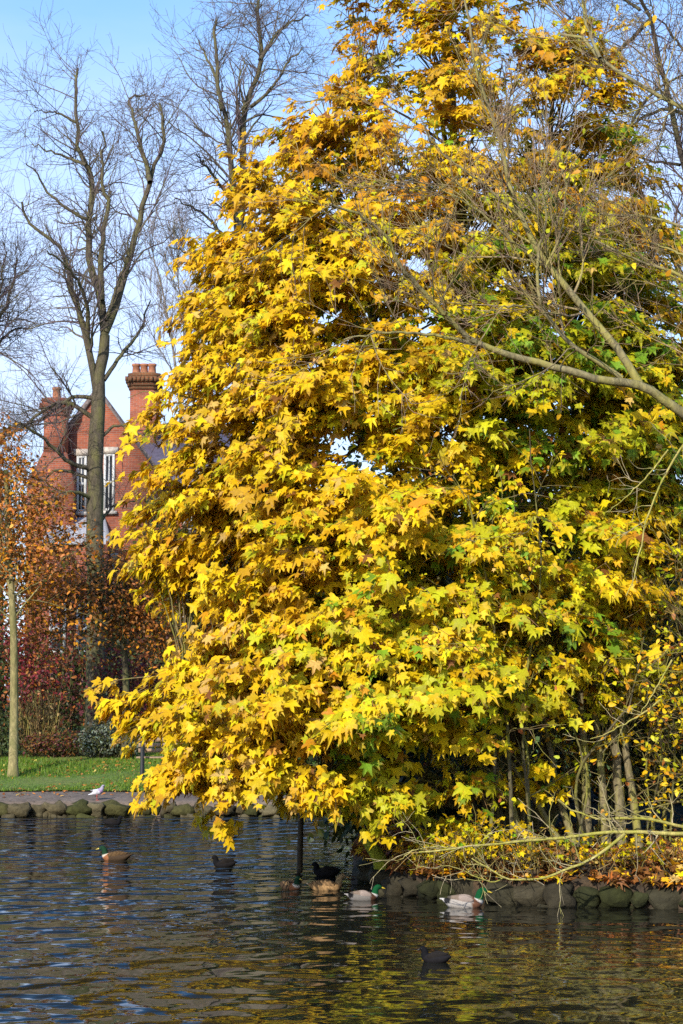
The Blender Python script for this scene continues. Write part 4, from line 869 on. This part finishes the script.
DUCK = [(-.285, .105, .012, .006), (-.245, .095, .042, .014), (-.20, .075, .072, .040), (-.12, .052, .098, .074), (0, .046, .108, .088), (.09, .052, .096, .082), (.145, .078, .07, .064), (.160, .115, .050, .050), (.165, .145, .041, .044), (.176, .175, .042, .043), (.202, .196, .043, .042), (.237, .192, .031, .032), (.255, .188, .016, .017)]
HEN = DUCK
COOT = [(-.19, .075, .010, .006), (-.165, .08, .035, .02), (-.11, .06, .066, .05), (-.02, .048, .08, .07), (.06, .05, .07, .065), (.105, .075, .052, .054), (.118, .105, .038, .042), (.122, .13, .035, .037), (.138, .152, .036, .036), (.165, .152, .026, .027), (.178, .149, .012, .013)]
PIGEON = [(-.17, .11, .028, .006), (-.10, .125, .035, .02), (-.05, .145, .055, .05), (.02, .165, .062, .062), (.07, .195, .05, .052), (.095, .235, .032, .034), (.105, .265, .026, .027), (.122, .283, .024, .023), (.14, .281, .012, .012)]

def bird(name, label, cat, secs, paint, loc, heading, scale=1.0, bill=None, wing=None, eye=True, group=None, legs=False, pitch=0):
    v, q, t, c = sweep(secs, paint)
    root = MB().poly(v, q, t, c).build(name, M_feather, smooth=True); tag(root, label, cat, group)
    s = np.array(secs); hx, hz = s[-3][0], s[-3][1]; tx, tz = s[-1][0], s[-1][1]
    if bill is not None:
        bc, L, wd_, dp = bill; pts = [(tx - .012, tz + .002, wd_ * .8, dp), (tx + L * .3, tz - .004, wd_ * .85, dp * .7), (tx + L * .8, tz - .012, wd_, dp * .38), (tx + L, tz - .014, wd_ * .55, dp * .2)]
        v, q, t, c = sweep(pts, lambda p, u: bc, 10, 10); MB().poly(v, q, t, c).build('bill', M_glossy, root, True)
    if eye:
        for sy in (-1, 1):
            a = np.array([(math.sin(th) * math.cos(ph), math.sin(th) * math.sin(ph), math.cos(th)) for th in np.linspace(.01, math.pi - .01, 6) for ph in np.linspace(0, 2 * np.pi, 9)[:-1]]) * .006 + np.array([hx + .008, sy * s[-3][2] * .93, hz + .008])
            MB().poly(a, [(i * 8 + j, i * 8 + (j + 1) % 8, (i + 1) * 8 + (j + 1) % 8, (i + 1) * 8 + j) for i in range(5) for j in range(8)], c=(.01, .008, .006)).build('eye', M_glossy, root, True)
    if wing is not None:
        wc, x0, x1, z0, tk, yw = wing
        for sy in (-1, 1):
            pts = [(x1, z0, .004, .012), (x1 - .04, z0 + .004, tk, .040), (0, z0 + .012, tk * 1.1, .050), (x0 + .10, z0 + .020, tk, .036), (x0 + .03, z0 + .030, tk * .7, .014), (x0, z0 + .034, .004, .005)]
            v, q, t, c = sweep(pts, lambda p, u: wc(p, u), 12, 18); v = v + np.array([0, sy * yw, 0]); v[:, 1] -= sy * np.maximum(0, (-v[:, 0] - .02)) * .30
            MB().poly(v, q, t, c).build('wing', M_feather, root, True)
    if legs:
        for sy in (-.03, .03):
            m = MB(); m.tubes(np.array([(.0, sy, .12), (-.005, sy, .06), (.005, sy, .005)]), np.array([.014, .007, .006]), 6, (.35, .07, .06))
            for ang in (-.5, 0, .5, 3.14): m.tubes(np.array([(.005, sy, .006), (.005 + .035 * math.cos(ang), sy + .035 * math.sin(ang), .004)]), np.array([.005, .003]), 5, (.35, .07, .06))
            m.build('leg', M_glossy, root, True)
    root.location = tuple(float(x) for x in loc); root.rotation_euler = (0, pitch, heading); root.scale = (scale,) * 3
    return root

def p_drake(p, u):
    x, y, z = p
    if u > .70: return (.006, .06, .020) if u > .735 else (.5, .48, .45)
    if u > .585 and x > .085: return (.13, .06, .035)
    if x < -.235: return (.5, .48, .45)
    if x < -.165: return (.018, .018, .020) if z > .05 else (.38, .36, .34)
    if z > .105: return (.22, .18, .15)
    return (.29, .265, .235)
def w_drake(p, u): return (.25, .20, .17) if u < .55 else (.17, .13, .10) if u < .85 else (.07, .06, .05)
def p_hen(p, u):
    x, y, z = p; m = .75 + .5 * (math.sin(x * 95 + y * 40) * math.sin(z * 120 + x * 30) > 0)
    if u > .74: return (.24 * m, .17 * m, .085 * m)
    if x < -.25: return (.45, .36, .24)
    return (.27 * m, .165 * m, .075 * m)
def w_hen(p, u):
    m = .7 + .5 * (math.sin(p[0] * 110 + p[2] * 70) > 0); return (.22 * m, .135 * m, .065 * m)
def p_dark(p, u): return (.008, .008, .009) if u > .7 else (.013, .012, .013)
def p_brownish(p, u):
    x, y, z = p
    if u > .745: return (.012, .04, .02)
    if u > .70: return (.55, .5, .42)
    if u > .55 and x > .085: return (.24, .10, .045)
    return (.055, .036, .022)
def p_pigeon(p, u):
    x, y, z = p
    if u > .72: return (.30, .27, .34)
    if u > .58: return (.33, .22, .36)
    if x < -.10: return (.62, .62, .64)
    return (.52, .50, .55)

def W_(px, py, dz=-.012):
    g = G(px, py); g[2] = dz; return g
YB = ((.48, .36, .03), .055, .019, .016)
dk = 'mallard drakes on the pond'; bk = 'small black waterbirds on the pond'
wd_ = (w_drake, -.20, .10, .088, .016, .082)
bird('mallard_drake', 'pale grey mallard drake with white tail beside the stone bank edge', 'duck', DUCK, p_drake, W_(465, 907), -.10, .98, YB, wd_, group=dk)
bird('mallard_drake', 'mallard drake with bright green head swimming just off the tip of the bank', 'duck', DUCK, lambda p, u: p_drake(p, u) if u > .70 else tuple(.5 * q for q in p_drake(p, u)), W_(364, 900), .12, .80, YB, wd_, group=dk)  # body plumage dimmed to paint in the shadow this drake swims in
bird('mallard_drake', 'brown mallard drake with green head alone on the open water below the pigeon', 'duck', DUCK, p_brownish, W_(115, 860), math.pi - .12, .92, YB, (lambda p, u: tuple(.45 * q for q in w_hen(p, u)), -.20, .10, .088, .016, .082), group=dk)
bird('mallard_drake', 'dark headed duck with chestnut breast facing towards the viewer by the water post', 'duck', DUCK, p_brownish, W_(291, 889), -.95, .78, YB, (w_hen, -.20, .10, .088, .016, .082), group=dk)
bird('mallard_hen', 'mottled brown mallard hen swimming towards the bank', 'duck', HEN, p_hen, W_(327, 890), .05, .90, ((.30, .16, .04), .05, .018, .015), (w_hen, -.21, .10, .086, .016, .084))
CB = ((.70, .68, .62), .03, .009, .012); DB = ((.05, .045, .04), .03, .010, .011); wdk = (lambda p, u: (.016, .014, .013), -.15, .07, .075, .012, .062)
bird('coot', 'sooty black coot alone on the rippled water under the lowest hanging maple sprig', 'coot', COOT, p_dark, W_(224, 867), math.pi + .15, .95, DB, wdk, group=bk)
bird('coot', 'black waterbird with raised head nearest the viewer on the calm yellow water', 'coot', COOT, p_dark, W_(435, 962), math.pi - .35, .78, DB, wdk, group=bk)
bird('moorhen', 'small dark moorhen close under the far stone edging', 'moorhen', COOT, p_dark, W_(113, 825), .1, 1.0, DB, wdk, group=bk)
bird('tufted_duck', 'dark duck half hidden beside the bank tip behind the brown hen', 'duck', COOT, p_dark, W_(326, 876), math.pi - .1, 1.05, DB, wdk, group=bk)
pg = np.array(P(97, 801, FAR_EDGE + .25)); pg[2] = .31
bird('pigeon', 'pale grey pigeon standing on the far bank by the path', 'pigeon', PIGEON, p_pigeon, pg, .15, 1.05, ((.12, .10, .10), .022, .006, .007), (lambda p, u: (.50, .49, .53) if u < .75 else (.2, .19, .21), -.13, .05, .16, .012, .05), legs=True)
